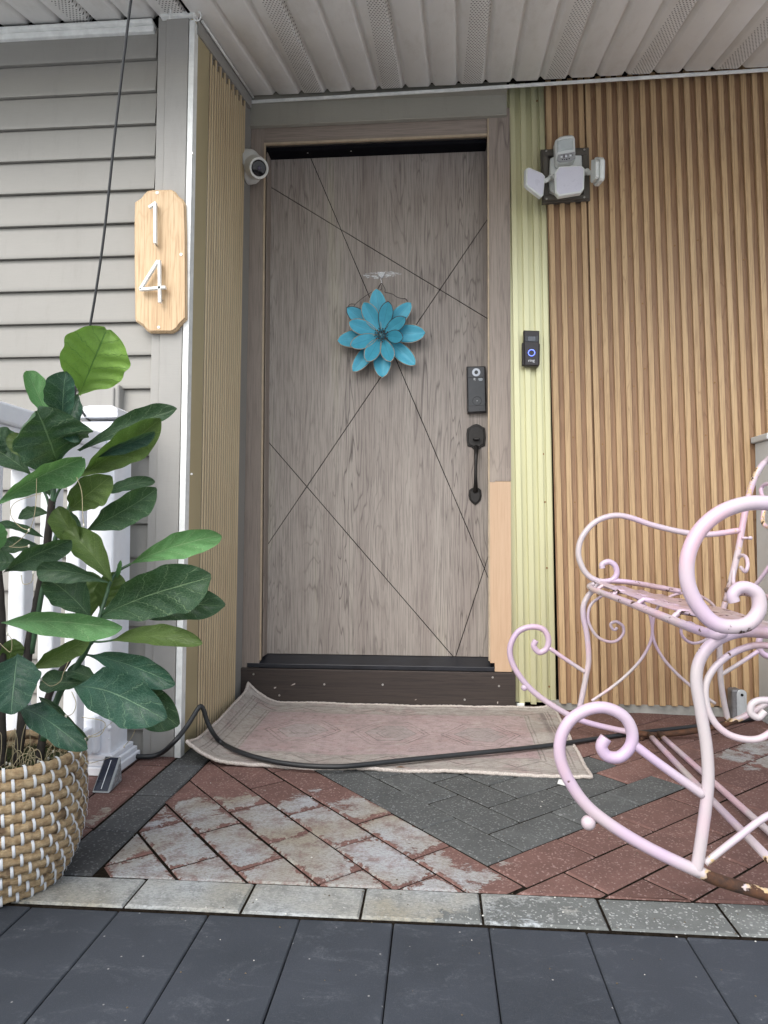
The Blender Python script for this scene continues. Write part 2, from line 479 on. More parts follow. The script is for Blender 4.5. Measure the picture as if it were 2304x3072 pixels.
for mcol in range(-12, 12):                 # columns that run along B
    for j in range(0, 14):
        b = -mcol+2*j+1; a = mcol+.5
        c = O2+VA*a*U+VB*b*U
        if not (-.80 < c.x < 1.6 and 1.1 < c.y < 2.72): continue
        mk = shade_of(a, b)
        put_paver(U, U/2, c, angA+pi/2, M[mk], clips, 'paver', shared[mk])
bandm = paver_mesh(.2055, .0985, M['paver_band']); borderm = paver_mesh(.2025, .0975, M['paver_border'])
for j in range(0, 7):                       # charcoal band along the left
    put_paver(.1028, .0493, (-.6855, 1.321+.2058*j), pi/2, M['paver_band'], [(0, 1, 2.60), (0, -1, -1.239)], 'paver', bandm)
for i in range(0, 7):                       # red stones beyond the band
    for j in range(-1, 7):
        put_paver(.0998, .0499, (-.786-.1*i, 1.339+.2*j+(.1 if i % 2 else 0)), pi/2, M['paver_red'], [(0, -1, -1.239), (0, 1, 2.1)], 'paver', shared['paver_red'])
for i in range(-8, 8):
    put_paver(.1012, .0488, (-.0245+.2024*i, 1.1885), 0, M['paver_border'], [], 'border_stone', borderm)
m = MB(); m.prism([(-.0768, -.16, 0), (.0768, -.16, 0), (.0768, .16, 0), (-.0768, .16, 0)], (0, 0, 1), .05, 0, .002); slabm = m.mesh('slab', M['slab'])
for row in range(2):
    for i in range(-9, 9):
        o = bpy.data.objects.new('slab', slabm); col.objects.link(o); o.parent = pave
        o.location = (.0073+.1555*i+(.07 if row % 2 else 0), .9785-.322*row, -.0055+random.uniform(-.0006, .0006))
        o.rotation_euler = (random.uniform(-.003, .003), random.uniform(-.003, .003), random.uniform(-.003, .003))

gm = MB()
for i in range(260):                        # crumbs of grit and tiny pebbles lodged on the stones
    x, y = random.uniform(-.70, 1.1), random.uniform(.84, 1.83) if i % 3 else random.uniform(1.13, 1.27)
    if x < -.45 and y < 1.4: continue
    rr = random.uniform(.0007, .0021); zz = .001 if y > 1.137 else -.005
    a0 = random.uniform(0, 6); vs = [(x+rr*cos(a0+q*1.257), y+rr*random.uniform(.6, 1)*sin(a0+q*1.257), zz) for q in range(5)]+[(x, y, zz+rr*.9)]
    gm.add(vs, [(q, (q+1) % 5, 5) for q in range(5)], 0 if i % 4 else 1)
tag(gm.build('grit', [plain('dark_grit', (.10, .08, .055), .9), plain('pale_grit', (.55, .54, .50), .8)], pave), kind='stuff')

# ================================================================== SIDING WALL (left)
SY = 1.932
sw = thing('siding_wall', 'taupe vinyl clapboard wall left of the entry, behind the potted plant', 'wall', (-1.4, SY, 0))
z0 = atY(468, 181.4, SY).z; z1 = atY(460, 1167.2, SY).z; pitch = (z0-z1)/10
k = -1
while True:
    zt = z0-pitch*(k-0)+0.0; zb = zt-pitch          # lap k: lower lip at zb
    if zt < -.02: break
    m = MB(); y0 = SY
    prof = [(y0+.012, zt+.010), (y0-.001, zt-.002), (y0-.004, zt-.020), (y0-.012, zb+.012), (y0-.0135, zb+.003), (y0-.0125, zb), (y0+.002, zb+.0015), (y0+.012, zb+.004)]
    xs = (-2.6, -.832)
    vs = [(x, a, b) for x in xs for a, b in prof]; n = len(prof)
    m.add(vs, [(i, i+1, n+i+1, n+i) for i in range(n-1)]+[tuple(range(n-1, -1, -1)), tuple(range(n, 2*n))])
    if zb > -.06: m.build('clapboard', M['siding'], sw, angle=30)
    k += 1
m = MB(); m.box((-2.6, SY+.012, -.05), (-.76, SY+.06, 2.2)); m.build('sheathing', M['dark_gap'], sw)
m = MB()                                         # corner post with a step groove
A = atY(472.6, 59, 1.91); 
m.box((-.838, 1.908, 0.0), (-.812, SY+.01, 2.165)); m.box((-.8115, 1.903, 0.0), (-.744, SY+.01, 2.167)); m.box((-.814, 1.9115, 0.01), (-.810, SY, 2.165))
m.build('corner_post', M['siding_trim'], sw, bevel=.002)
m = MB(); t0 = atY(568.6, 60.6, 1.9); b0 = atY(523, 2271.5, 1.9)
m.hexa([(b0.x, 1.899, .0), (b0.x+.018, 1.899, .0), (t0.x+.016, 1.899, t0.z), (t0.x, 1.899, t0.z)], [(b0.x, 1.93, 0), (b0.x+.018, 1.93, 0), (t0.x+.016, 1.93, t0.z), (t0.x, 1.93, t0.z)])
m.build('corner_edge_trim', M['white_trim'], sw, bevel=.001)
m = MB()                                         # white channel under the soffit
za = atY(472, 91, SY-.018).z
m.box((-2.6, SY-.030, za+.018), (-.838, SY+.01, za+.030)); m.box((-2.6, SY-.018, za), (-.838, SY+.01, za+.0178))
m.build('soffit_channel', M['white_trim'], sw, bevel=.003)
for i in range(5):
    m = MB(); c = atY(578-i*.4, [460, 900, 1422, 1700, 2000][i], 1.899); m.tube([c+Vector((-.002, -.0015, 0)), c+Vector((-.002, .001, 0))], .0035, 8)
    if i in (0, 2): m.build('screw', M['screw'], sw)

# mounting block on the siding behind the railing post
mb = thing('mounting_block', 'taupe square mounting block on the siding above the railing post', 'utility box', (-1.0, 1.9, 1.02))
a = atY(238, 1262, 1.9); b = atY(359, 1153, 1.9)
m = MB(); m.box((a.x, 1.896, a.z), (b.x, 1.935, b.z)); m.build('plate', M['siding_trim'], mb, bevel=.006)
m = MB(); m.box((a.x+.012, 1.889, a.z+.006), (b.x-.012, 1.90, b.z-.010)); m.build('cover', M['siding_trim'], mb, bevel=.004)

# ================================================================== FLUTED RETURN WALL (left of the door)
rw = thing('fluted_return_wall', 'gold brown fluted panel wall at right angles, between siding corner and door', 'wall', (-.74, 2.2, 0))
RX = -.7235
m = MB(); m.box((-.76, 1.915, 0.0), (RX-.008, 2.545, 2.42)); m.build('backing', M['siding'], rw)
yA = atX(608, 700, RX).y; yB = 2.425
m = MB(); m.box((RX-.012, 1.9, 0.0), (RX-.001, yA-.001, 2.148)); m.build('end_strip', M['flute_edge'], rw, bevel=.0015)
nfl = 17; w = (yB-yA)/nfl
M['flute_gap'] = mk_flute('brown_shaded_recess', .40)  # brown valleys, colour darkened further to strengthen the weak shading between ribs
for i in range(nfl):
    ya = yA+w*i; m = MB()
    ztop = ceilz(RX, ya)-.045-(.03 if i % 2 else 0)
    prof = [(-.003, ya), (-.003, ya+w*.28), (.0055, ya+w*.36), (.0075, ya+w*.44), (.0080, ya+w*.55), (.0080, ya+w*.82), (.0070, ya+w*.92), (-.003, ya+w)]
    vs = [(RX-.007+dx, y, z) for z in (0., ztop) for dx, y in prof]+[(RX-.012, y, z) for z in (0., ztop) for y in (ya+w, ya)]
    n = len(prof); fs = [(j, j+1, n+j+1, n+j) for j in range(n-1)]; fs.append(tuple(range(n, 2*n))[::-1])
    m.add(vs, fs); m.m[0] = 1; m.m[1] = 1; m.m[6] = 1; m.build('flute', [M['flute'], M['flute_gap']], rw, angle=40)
m = MB()                                        # taupe channel up the slope of the soffit
ys = (1.92, 2.49)
vs = [(RX-.006, y, ceilz(RX, y)-dz) for y in ys for dz in (.058, .004)]+[(RX+.012, y, ceilz(RX, y)-dz) for y in ys for dz in (.058, .004)]
m.add([(RX-.008, ys[0], ceilz(RX, ys[0])-.05), (RX-.008, ys[1], ceilz(RX, ys[1])-.05), (RX-.008, ys[1], ceilz(RX, ys[1])-.003), (RX-.008, ys[0], ceilz(RX, ys[0])-.003),
       (RX+.004, ys[0], ceilz(RX, ys[0])-.05), (RX+.004, ys[1], ceilz(RX, ys[1])-.05), (RX+.004, ys[1], ceilz(RX, ys[1])-.003), (RX+.004, ys[0], ceilz(RX, ys[0])-.003)],
      [(0,1,2,3),(7,6,5,4),(0,4,5,1),(1,5,6,2),(2,6,7,3),(3,7,4,0)])
m.build('top_channel', M['siding_trim'], rw)
m = MB(); m.tube([(RX+.010, 1.93, ceilz(RX, 1.93)-.006), (RX+.010, 2.49, ceilz(RX, 2.49)-.006)], .004, 8); m.build('edge_bead', M['white_trim'], rw, smooth=True)

LEAN = .0079          # the whole return stands a touch out of plumb
for o in list(rw.children)+[c for c in sw.children if c.name.startswith('corner_post')]:
    for v_ in o.data.vertices: v_.co.x += LEAN*v_.co.z
# ================================================================== DOOR WALL
YF, YD, YK = 2.533, 2.612, 2.520
hw = thing('door_wall_header', 'plain olive taupe metal band above the front door frame', 'wall', (-.2, 2.56, 2.3))
hz = atY(793, 376, 2.516).z
m = MB(); m.box((-.745, 2.516, hz+.004), (.262, 2.62, 2.37)); m.build('header_panel', M['header'], hw)
m = MB(); m.box((-.745, 2.510, hz-.004), (.262, 2.5315, hz+.0038)); m.build('drip_edge', M['header'], hw, bevel=.002)
m = MB(); m.box((-.76, 2.62, 0), (1.6, 2.8, 2.5)); m.build('wall_core', M['dark_gap'], hw)
m = MB(); m.box((-.752, 2.50, 1.5), (-.7335, 2.575, 2.30)); m.build('corner_channel', M['siding'], hw)

fr = thing('door_frame', 'grey walnut wrapped door frame with bare tan patch at its lower right', 'door frame', (-.23, YF, .13))
xl0, xl1, xr0, xr1 = -.7325, -.664, .197, .2745
def boxp(name, a, b, mat, par, bev=.0015):
    m = MB(); m.box(a, b); return m.build(name, M[mat] if isinstance(mat, str) else mat, par, bevel=bev)
boxp('jamb', (xl0, YF, .132), (xl1, 2.66, 2.205), 'frame', fr)
boxp('jamb_edge', (xl1-.0002, YF-.001, .160), (xl1+.006, YF+.012, 2.139), 'frame_edge', fr)
boxp('jamb', (xr0, YF-.006, .8318), (xr1, 2.66, 2.236), 'frame', fr)
boxp('jamb_edge', (xr0-.006, YF-.006, .172), (xr0-.0002, YF+.012, 2.236), 'frame_edge', fr)
m = MB()                                         # torn edge of the wrap, bare board below
m.prism([(xr0, YF-.0055, .166), (xr0+.016, YF-.0055, .166), (xr0+.016, YF-.0055, .135), (xr1-.001, YF-.0055, .135), (xr1-.001, YF-.0055, .831), (xr0, YF-.0055, .831)], (0, -1, 0), .02)
m.build('bare_patch', M['bare_wood'], fr)
m = MB(); m.prism([(xr0, YF-.0068, .88), (xr0, YF-.0068, .829), (xr0+.018, YF-.0068, .828), (xr0+.019, YF-.0068, .836), (xr1, YF-.0068, .839), (xr1, YF-.0068, .88)], (0, -1, 0), .002)
m.build('torn_wrap', M['frame'], fr)
m = MB(); m.box((xl1, YF, 2.145), (xr0-.006, 2.66, 2.215)); m.build('head_jamb', M['frame_h'], fr, bevel=.0015)
boxp('head_edge', (xl1, YF-.001, 2.137), (xr0-.006, YF+.012, 2.1448), 'frame_edge', fr)
boxp('head_stop', (xl1, YF+.02, 2.121), (xr0-.0065, 2.66, 2.1365), 'weatherstrip', fr)
boxp('side_stop', (xl1+.0062, YF+.02, .17), (xl1+.010, 2.66, 2.1205), 'frame', fr)
for x in (-.50, -.33):
    m = MB(); m.tube([(x, YF+.04, 2.1205), (x, YF+.04, 2.123)], .003, 8); m.build('screw', M['screw'], fr)

th = thing('door_threshold', 'black aluminium sill under the front door', 'threshold', (-.23, 2.55, .13))
m = MB(); m.prism([(-.71, 2.5285, .134), (.255, 2.5285, .134), (.255, 2.5285, .150), (-.71, 2.5285, .150)], (0, -1, 0), .10); m.build('nosing', M['threshold'], th, bevel=.002)
m = MB(); m.add([(-.668, 2.534, .1502), (.20, 2.534, .1502), (.20, 2.607, .171), (-.668, 2.607, .171), (-.668, 2.66, .171), (.20, 2.66, .171), (-.668, 2.66, .12), (.20, 2.66, .12), (-.668, 2.534, .12), (.20, 2.534, .12)],
      [(0,1,2,3),(3,2,5,4),(4,5,7,6),(8,9,1,0),(0,3,4,6,8),(1,9,7,5,2)]); m.build('ramp', M['threshold'], th)

kb = thing('kick_board', 'dark brown stained board under the door sill, paint chipped at left', 'board', (-.22, YK, 0))
m = MB(); m.box((-.733, YK, .004), (.2875, 2.56, .1325)); m.build('plank', M['board'], kb, bevel=.002)
for (x, y) in [(760.6, 2022.6), (762, 2070), (838, 2086), (1148, 2054), (1478, 2032), (1394, 2099), (1497, 2058), (973, 2053)]:
    c = atY(x, y, YK); m = MB(); m.tube([(c.x, YK-.0012, c.z), (c.x, YK+.001, c.z)], .0038, 10); m.build('screw', M['screw'], kb)
M['chip'] = plain('chipped_primer', (.45, .40, .36), .8)
for (x, y, w_, h_) in [(880, 2053, .010, .003), (825, 2063, .006, .003), (784, 2086, .006, .005), (1247, 2099, .004, .001), (1493, 2108, .002, .004)]:
    c = atY(x, y, YK); m = MB(); P = []
    for q in range(9):
        a = 2*pi*q/9; rr = random.uniform(.6, 1.2); P.append((c.x+w_*cos(a)*rr, YK-.0006, c.z+h_*sin(a)*rr+w_*cos(a)*.3))
    m.prism(P, (0, -1, 0), .0005); m.build('paint_chip', M['chip'], kb)

# the door: a face of laminate panels split by black grooves
dr = thing('front_door', 'grey walnut laminate entry door with thin black diagonal grooves', 'door', (-.23, YD, .17))
dx0, dx1, dz0, dz1 = -.690, .2005, .1715, 2.16
boxp('door_core', (dx0, YD+.004, dz0), (dx1, YD+.045, dz1), 'dark_gap', dr, 0)
polys = [[(dx0, dz0), (dx1, dz0), (dx1, dz1), (dx0, dz1)]]
def dpt(x, y): p = atY(x, y, YD); return (p.x, p.z)
for (x0, y0, x1, y1) in [(803, 555.5, 1465, 957), (928, 464, 1469, 1743), (1461, 660, 787, 1657), (794, 1313, 1357, 1967), (1368, 1967, 1468, 1660)]:
    a = dpt(x0, y0); b = dpt(x1, y1); nx, nz = b[1]-a[1], a[0]-b[0]; l = math.hypot(nx, nz); nx /= l; nz /= l; c = nx*a[0]+nz*a[1]
    new = []
    for p in polys:
        for s_ in (1, -1):
            q = clip(p, nx*s_, nz*s_, c*s_)
            if len(q) > 2 and area2(q) > 1e-5: new.append(q)
    polys = new
for p in polys:
    P = [Vector((x, YD, z)) for x, z in p]; n_ = Vector((0, -1, 0)); c = sum(P, Vector())/len(P)
    ar = sum(((P[i]-c).cross(P[(i+1) % len(P)]-c)).dot(n_) for i in range(len(P)))
    if ar < 0: P.reverse()
    P = [P[i] for i in range(len(P)) if (P[i]-P[i-1]).length > .004]
    if len(P) < 3: continue
    m = MB(); m.prism(inset(P, n_, .0015), (0, -1, 0), .0045, 0, .0004); m.build('door_panel', M['door'], dr)

# handle set
M['bronze'] = plain('oil_rubbed_bronze', (.030, .028, .027), .45, .6, .35, 25, .001)
hd = (lambda x, y, off=0.: atY(x, y, YD-off))
def outline(pts, off): return [hd(1350+x/3.686, 960+y/3.686, off) for x, y in pts]
hp = [(290,1148),(330,1160),(355,1178),(385,1190),(392,1240),(396,1300),(388,1390),(350,1405),(320,1432),(262,1432),(235,1405),(195,1395),(184,1330),(182,1260),(190,1200),(222,1180),(250,1160)]
m = MB(); m.prism(outline(hp, .006), (0,-1,0), .006, 0, .002); c_ = [ (290+(x-290)*.84, 1290+(y-1290)*.86) for x, y in hp]; m.prism(outline(c_, .010), (0,-1,0), .005, 0, .002)
handle = m.build('handle', M['bronze'], dr, angle=35)
lp = [(278,1855),(318,1858),(345,1880),(350,1940),(340,1990),(315,2020),(280,2048),(245,2020),(215,1990),(207,1940),(212,1880),(240,1858)]
m = MB(); m.prism(outline(lp, .006), (0,-1,0), .006, 0, .002); m.prism(outline([(278+(x-278)*.8, 1950+(y-1950)*.82) for x, y in lp], .011), (0,-1,0), .006, 0, .002); m.build('lower_plate', M['bronze'], handle, angle=35)
gp = [(289,1405,.008),(289,1440,.022),(287,1500,.040),(285,1600,.045),(283,1700,.045),(284,1790,.040),(283,1850,.024),(281,1890,.010)]
path = smooth_path([hd(1350+x/3.686, 960+y/3.686, o_) for x, y, o_ in gp], 5)
m = MB(); m.tube(path, .0085, 12, rfun=lambda t: 1.15-.35*abs(sin(pi*(t*.9+.05)))+.1*cos(2*pi*t)); m.build('grip', M['bronze'], handle, smooth=True)
m = MB(); c = hd(1350+290/3.686, 960+1320/3.686, .01); m.prism([c+Vector((x,-.022,z)) for x, z in ((-.011,.004),(.011,.004),(.013,0),(.008,-.004),(-.008,-.004),(-.013,0))], (0,-1,0), .024, 0, .001); m.build('thumb_latch', M['bronze'], handle)

# smart lock
M['lock'] = plain('lock_body_black', (.035, .036, .040), .32, .1)
M['lock_face'] = plain('lock_glass_face', (.024, .025, .029), .16, 0, .3, 20, .0001)
M['lock_ring'] = plain('lens_ring_grey', (.42, .45, .50), .35, .3)
M['glass_dark'] = plain('lens_glass', (.01, .01, .012), .06, 0, .1, 5, .00001)
lk = [hd(x, y) for x, y in ((1399, 1104), (1455, 1103), (1457.5, 1239), (1401.5, 1242))]
def lerp2(q, u, v, off):       # u right, v down
    a = q[0].lerp(q[1], u); b = q[3].lerp(q[2], u); p = a.lerp(b, v); return Vector((p.x, YD-off, p.z))
def qpoly(q, u0, v0, u1, v1, off): return [lerp2(q, u0, v0, off), lerp2(q, u1, v0, off), lerp2(q, u1, v1, off), lerp2(q, u0, v1, off)]
def disc(c, r, off, d=.001, seg=24, squash=1.): return [Vector((c.x+r*cos(2*pi*i/seg), c.y-off, c.z+r*squash*sin(2*pi*i/seg))) for i in range(seg)]
m = MB(); m.prism(qpoly(lk, 0, 0, 1, 1, .026), (0,-1,0), .026, 0, .004); smart = m.build('smart_lock', M['lock'], dr, bevel=0)
m = MB(); m.prism(qpoly(lk, .07, .02, .93, .245, .0275), (0,-1,0), .003, 0, .0008); m.build('camera_cap', M['lock'], smart)
m = MB(); m.prism(qpoly(lk, .06, .252, .94, .86, .0272), (0,-1,0), .003, 0, .0006); m.build('touch_face', M['lock_face'], smart)
c = lerp2(lk, .50, .137, .0275); m = MB(); m.prism(disc(c, .0155, .0012), (0,-1,0), .001); m.build('lens_ring', M['lock_ring'], smart)
m = MB(); m.prism(disc(c, .0072, .0022), (0,-1,0), .001); m.build('lens', M['glass_dark'], smart)
c = lerp2(lk, .52, .755, .0278); m = MB(); m.tube([Vector((c.x+.0165*cos(2*pi*i/28), c.y, c.z+.0165*sin(2*pi*i/28))) for i in range(28)], .0007, 6, closed=True); m.build('button_ring', M['glass_dark'], smart)
M['print_white'] = plain('white_print', (.72, .75, .78), .5)
m = MB(); m.prism([Vector((c.x+x*.001, c.y-.0006, c.z+z*.001)) for x, z in ((-2.6,1.6),(-1,.6),(1,.6),(2.6,1.6),(1.6,-.6),(0,-2.2),(-1.6,-.6))], (0,-1,0), .0004)
m.build('bell_mark', M['print_white'], smart)
M['smudge'] = plain('rubbed_sticker', (.30, .33, .36), .7)
m = MB(); cc_ = lerp2(lk, .72, .292, .0280); m.prism([Vector((cc_.x+x*.001, cc_.y, cc_.z+z*.001)) for x, z in ((-8,5),(3,6),(8,4),(9,-1),(4,-6),(-4,-6),(-8,-2))], (0,-1,0), .0004); m.build('rubbed_sticker', M['smudge'], smart)
cc_ = lerp2(lk, .40, .285, .0283)
for (x, z, w_, h_) in ((0, 3.2, 6, 1.3), (1.2, .6, 6, 1.3), (0, -2.2, 7, 1.3), (2.6, -4, 1.4, 4.4), (-2.4, 1.6, 1.4, 3.4)):
    m = MB(); m.box((cc_.x+(x-w_/2)*.001, cc_.y-.0004, cc_.z+(z-h_/2)*.001), (cc_.x+(x+w_/2)*.001, cc_.y, cc_.z+(z+h_/2)*.001)); m.build('logo_stroke', M['print_white'], smart)

# ================================================================== GOLD STRIP WALL
gw = thing('gold_slat_panel', 'pale gold metallic ribbed panel right of the door', 'wall panel', (.33, 2.55, 0))
def yg(x): return 2.556
gb = [(.2755, .05), (.4, .05)]
tl, tr = atY(1508, 250, 2.556), atY(1634, 225, 2.556); bl, br = atY(1549, 2105, 2.556), atY(1672, 2108, 2.556)
m = MB(); m.hexa([(.2755, 2.556, bl.z), (br.x-.004, 2.556, br.z), (tr.x, 2.556, tr.z-.01), (.2755, 2.556, tl.z)], [(.2755, 2.62, bl.z), (br.x-.004, 2.62, br.z), (tr.x, 2.62, tr.z-.01), (.2755, 2.62, tl.z)]); m.build('backing', M['gold'], gw)
m = MB(); m.box((tl.x, 2.549, 2.2375), (.2752, 2.57, tl.z)); m.build('cut_strip', M['gold'], gw)
for i, ((xt, yt), xb, w_) in enumerate([((1527.3, 240), 1558, 16), ((1559.4, 236), 1593, 16), ((1592.4, 234), 1627, 15), ((1616, 230), 1652, 15)]):
    Y_ = 2.541 if i < 3 else 2.546
    T = atY(xt, yt, Y_); T2 = atY(xt+w_, yt-.8, Y_); B = atY(xb, 2113 if i < 2 else 2105, Y_); B2 = atY(xb+w_+1, 2114 if i < 2 else 2106, Y_)
    m = MB(); m.hexa([B, B2, T2, T], [Vector((p.x, 2.558, p.z)) for p in (B, B2, T2, T)]); m.build('slat', M['gold'], gw, bevel=.0012)
for (x, y) in [(1611, 302), (1636, 1193), (1630, 1362), (1635, 1506), (1641, 1704), (1648, 2060), (1613, 2081)]:
    c = atY(x, y, 2.553); m = MB(); m.tube([(c.x, 2.5525, c.z), (c.x, 2.5565, c.z)], .0035, 8); m.build('screw', M['brass_screw'], gw)

# ================================================================== SLAT WALL (right)
bw = thing('slat_wall', 'tan and brown vertical slat cladding on the right, behind the rocking chair', 'wall', (.75, 2.5, 0))
tops = [1636,1669,1701,1733,1754,1786,1817,1849.5,1882,1917,1949,1982,2017,2050,2084,2117,2151.5,2185,2220,2254,2288]
bots = [1683,1715,1749,1781,1806,1839,1873,1907,1945,1980,2016,2051,2089,2125,2160,2198,2234,2266]
while len(tops) < 30: tops.append(tops[-1]+34.2)
while len(bots) < 30: bots.append(bots[-1]+36.2)
def ptop(x): return 222-(x-1636)*.058
def pbot(x): return 2112+(x-1683)*.022
A = wallpt(1637, 260, 0); B = wallpt(1677, 2108, 0)
def seam(i): return i % 4 == 3
m = MB()
tl = wallpt(1640, 250); bl = wallpt(1679, 2106)
for (i0, i1) in ((0, 4), (4, 12), (12, 20), (20, 30)):
    xt0 = tops[i0]+(0 if i0 else 3); xb0 = bots[i0]+(0 if i0 else 2)
    xt1 = tops[i1]-2.5 if i1 < 30 else tops[29]+16; xb1 = bots[i1]-3 if i1 < 30 else bots[29]+16
    if i0 == 0: xt0 -= 6; xb0 -= 7
    q = [wallpt(xb0, pbot(xb0)-4), wallpt(xb1, pbot(xb1)-4), wallpt(xt1, ptop(xt1)+6), wallpt(xt0, ptop(xt0)+6)]
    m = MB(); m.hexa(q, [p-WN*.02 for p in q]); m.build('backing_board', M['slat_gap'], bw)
for i in range(30):
    wt = 15.2+.03*i; wb = 17.2+.05*i
    q = [wallpt(bots[i], pbot(bots[i]), .016), wallpt(bots[i]+wb, pbot(bots[i]+wb), .016), wallpt(tops[i]+wt, ptop(tops[i]+wt), .016), wallpt(tops[i], ptop(tops[i]), .016)]
    m = MB(); m.hexa(q, [p-WN*.0158 for p in q]); m.build('slat', M['slat'], bw, bevel=.0015)
q0 = wallpt(1640, 2120, -.001); q1 = wallpt(2600, 2120, -.001)
base = [Vector((q0.x, q0.y, .0)), Vector((q1.x, q1.y, .0)), Vector((q1.x, q1.y, .032)), Vector((q0.x, q0.y, .032))]
M['base_trim'] = plain('grey_base_trim', (.30, .30, .28), .6, 0, .3, 15)
m = MB(); m.hexa(base, [p-WN*.02 for p in base]); m.build('base_trim', M['base_trim'], bw)
sc_px = []
for (ix, rows) in ((1, [0, 1, 2, 3, 4, 5, 6]), (3, [0, 1, 2, 4, 6, 7]), (4, [0, 1, 2, 3, 5, 6]), (7, [0,1,2,3,4,5]), (8, [1, 2, 3]), (11, [0, 2, 4, 6]), (13, [0, 1, 3]), (14, [2, 5]), (17, [0, 2, 4, 6])):
    for r_ in rows:
        py = 690+r_*195+((ix*37) % 90)
        t = (py-250)/(2110-250); px = tops[ix]+(bots[ix]-tops[ix])*t+(24 if ix % 2 else 23)
        if 1630 < px < 1760 and py < 620: continue
        c = wallpt(px, py, .0005); m = MB(); m.tube([c+WN*.0015, c-WN*.001], .0032, 8); m.build('screw', M['brass_screw'], bw)
# crumbs of white sealant at its foot
fw = thing('foam_scrap', 'small white foam scrap at the foot of the gold ribbed panel', 'scrap', atZ(1560, 2127))
a = atY(1550, 2127, 2.535); b = atY(1573, 2112, 2.535)
m = MB(); m.hexa([(a.x, 2.53, .0), (b.x, 2.53, .002), (b.x, 2.53, b.z+.004), (a.x, 2.53, b.z+.002)], [(a.x, 2.553, 0), (b.x, 2.553, 0), (b.x, 2.553, b.z), (a.x, 2.553, b.z)]); m.build('scrap', M['white_trim'], fw, bevel=.002)

# ================================================================== SOFFIT
sf = thing('porch_soffit', 'off-white ribbed vinyl soffit with perforated strips over the entry', 'soffit', (0, 2.0, 2.2))
ribs = [-.611+.1*0]
xs0 = -.611
dirx = -.024/.66       # ribs lean slightly
for i in range(-17, 24):
    xr = xs0+.0988*i
    vent = ((i-1) % 3 == 0)
    yb = 2.492-.0035*0 if xr > -.73 else SY-.006
    if xr > -.73: yb = min(2.50, 2.502-.045*(xr+.61))
    ya = 1.60
    g_ = .0095
    cross = [(0, .017), (g_*.35, .017), (g_*.6, .015), (g_*1.2, .003), (g_*1.6, 0), (.0988-g_*1.2, 0), (.0988-g_*.9, .0015), (.0988-g_*.4, .013), (.0988-g_*.2, .0165), (.0988, .017)]
    cx = xr+.0494
    vs = []; fs = []; n = len(cross)
    for y in (ya, yb-.018, yb-.004, yb):
        lift = 0 if y < yb-.01 else (.003 if y < yb else .012)
        for dx, dz in cross:
            X_ = xr+dx+dirx*(2.49-y)*1. - cx
            vs.append((X_, y, ceilz(xr+dx, y)+dz+lift*(1 if dz < .005 else 0)))
    for r_ in range(3):
        for j in range(n-1): fs.append((r_*n+j, r_*n+j+1, (r_+1)*n+j+1, (r_+1)*n+j))
    m = MB(); m.add(vs, [f[::-1] for f in fs]); me = m.mesh('soffit_panel', M['soffit_vent' if vent else 'soffit'], True)
    me.set_sharp_from_angle(angle=radians(50))
    o = bpy.data.objects.new('soffit_panel', me); col.objects.link(o); o.location = (cx, 0, 0); o.parent = sf; o.matrix_parent_inverse = Matrix.Translation(sf.location).inverted()
m = MB(); 
m.add([(-2.7, 1.59, ceilz(-2.7, 1.59)+.03), (1.9, 1.59, ceilz(1.9, 1.59)+.03), (1.9, 2.62, ceilz(1.9, 2.62)+.03), (-2.7, 2.62, ceilz(-2.7, 2.62)+.03),
       (-2.7, 1.59, ceilz(-2.7, 1.59)+.10), (1.9, 1.59, ceilz(1.9, 1.59)+.10), (1.9, 2.62, ceilz(1.9, 2.62)+.10), (-2.7, 2.62, ceilz(-2.7, 2.62)+.10)],
      [(0,1,2,3),(7,6,5,4),(0,4,5,1),(1,5,6,2),(2,6,7,3),(3,7,4,0)]); m.build('roof_deck', M['dark_gap'], sf)
m = MB(); zc_ = ceilz(0, 1.58); m.box((-2.7, 1.555, zc_-.02), (1.9, 1.589, zc_+.17)); m.build('fascia', M['white_trim'], sf)
# trim strip where soffit meets the walls
def strip(pts, h, name, par, mat='white_trim', proud=.016):
    m = MB()
    for a, b in zip(pts[:-1], pts[1:]):
        a = Vector(a); b = Vector(b)
        m.add([a, b, b+Vector((0,0,h)), a+Vector((0,0,h)), a+Vector((0,proud,0)), b+Vector((0,proud,0)), b+Vector((0,proud,h)), a+Vector((0,proud,h))],
              [(0,1,2,3),(7,6,5,4),(0,4,5,1),(1,5,6,2),(2,6,7,3),(3,7,4,0)])
    return m.build(name, M[mat], par, bevel=.0012)
ta = atY(752, 309, 2.508); tb = atY(1300, 277, 2.478); tcx = atY(1640, 255, 2.462); td = atY(2330, 211, 2.427)
strip([ta, tb, tcx, td], .0115, 'wall_trim', sf, proud=.006)
strip([p+Vector((0, .0065, .003)) for p in (ta, Vector((.262, 2.478, tb.z)))], .008, 'trim_return', sf, 'header', .030)
m = MB(); m.tube(smooth_path([(-.722, 1.915, 2.168), (-.728, 1.60, ceilz(-.7, 1.6)+.002), (-.735, 1.62, ceilz(-.7, 1.62)+.002)], 3), .005, 6); m.build('seam_bead', M['dark_gap'], sf)
m = MB(); a = atY(480, 49, 1.89); b = atY(584, 42, 1.89); m.hexa([a, b, b+Vector((0,0,.011)), a+Vector((0,0,.011))], [a+Vector((0,.03,0)), b+Vector((0,.03,0)), b+Vector((0,.03,.011)), a+Vector((0,.03,.011))]); m.build('corner_cap', M['white_trim'], sf, bevel=.001)
wt = thing('white_string', 'loose white string curled at the soffit corner above the siding post', 'string', atY(590, 50, 1.88))
m = MB(); m.tube(smooth_path([atY(x, y, 1.875) for x, y in ((583, 44), (581, 55), (588, 61), (598, 60), (603, 48), (600, 38), (595, 37))], 5), .0022, 6); m.build('curl', M['white_trim'], wt, smooth=True)
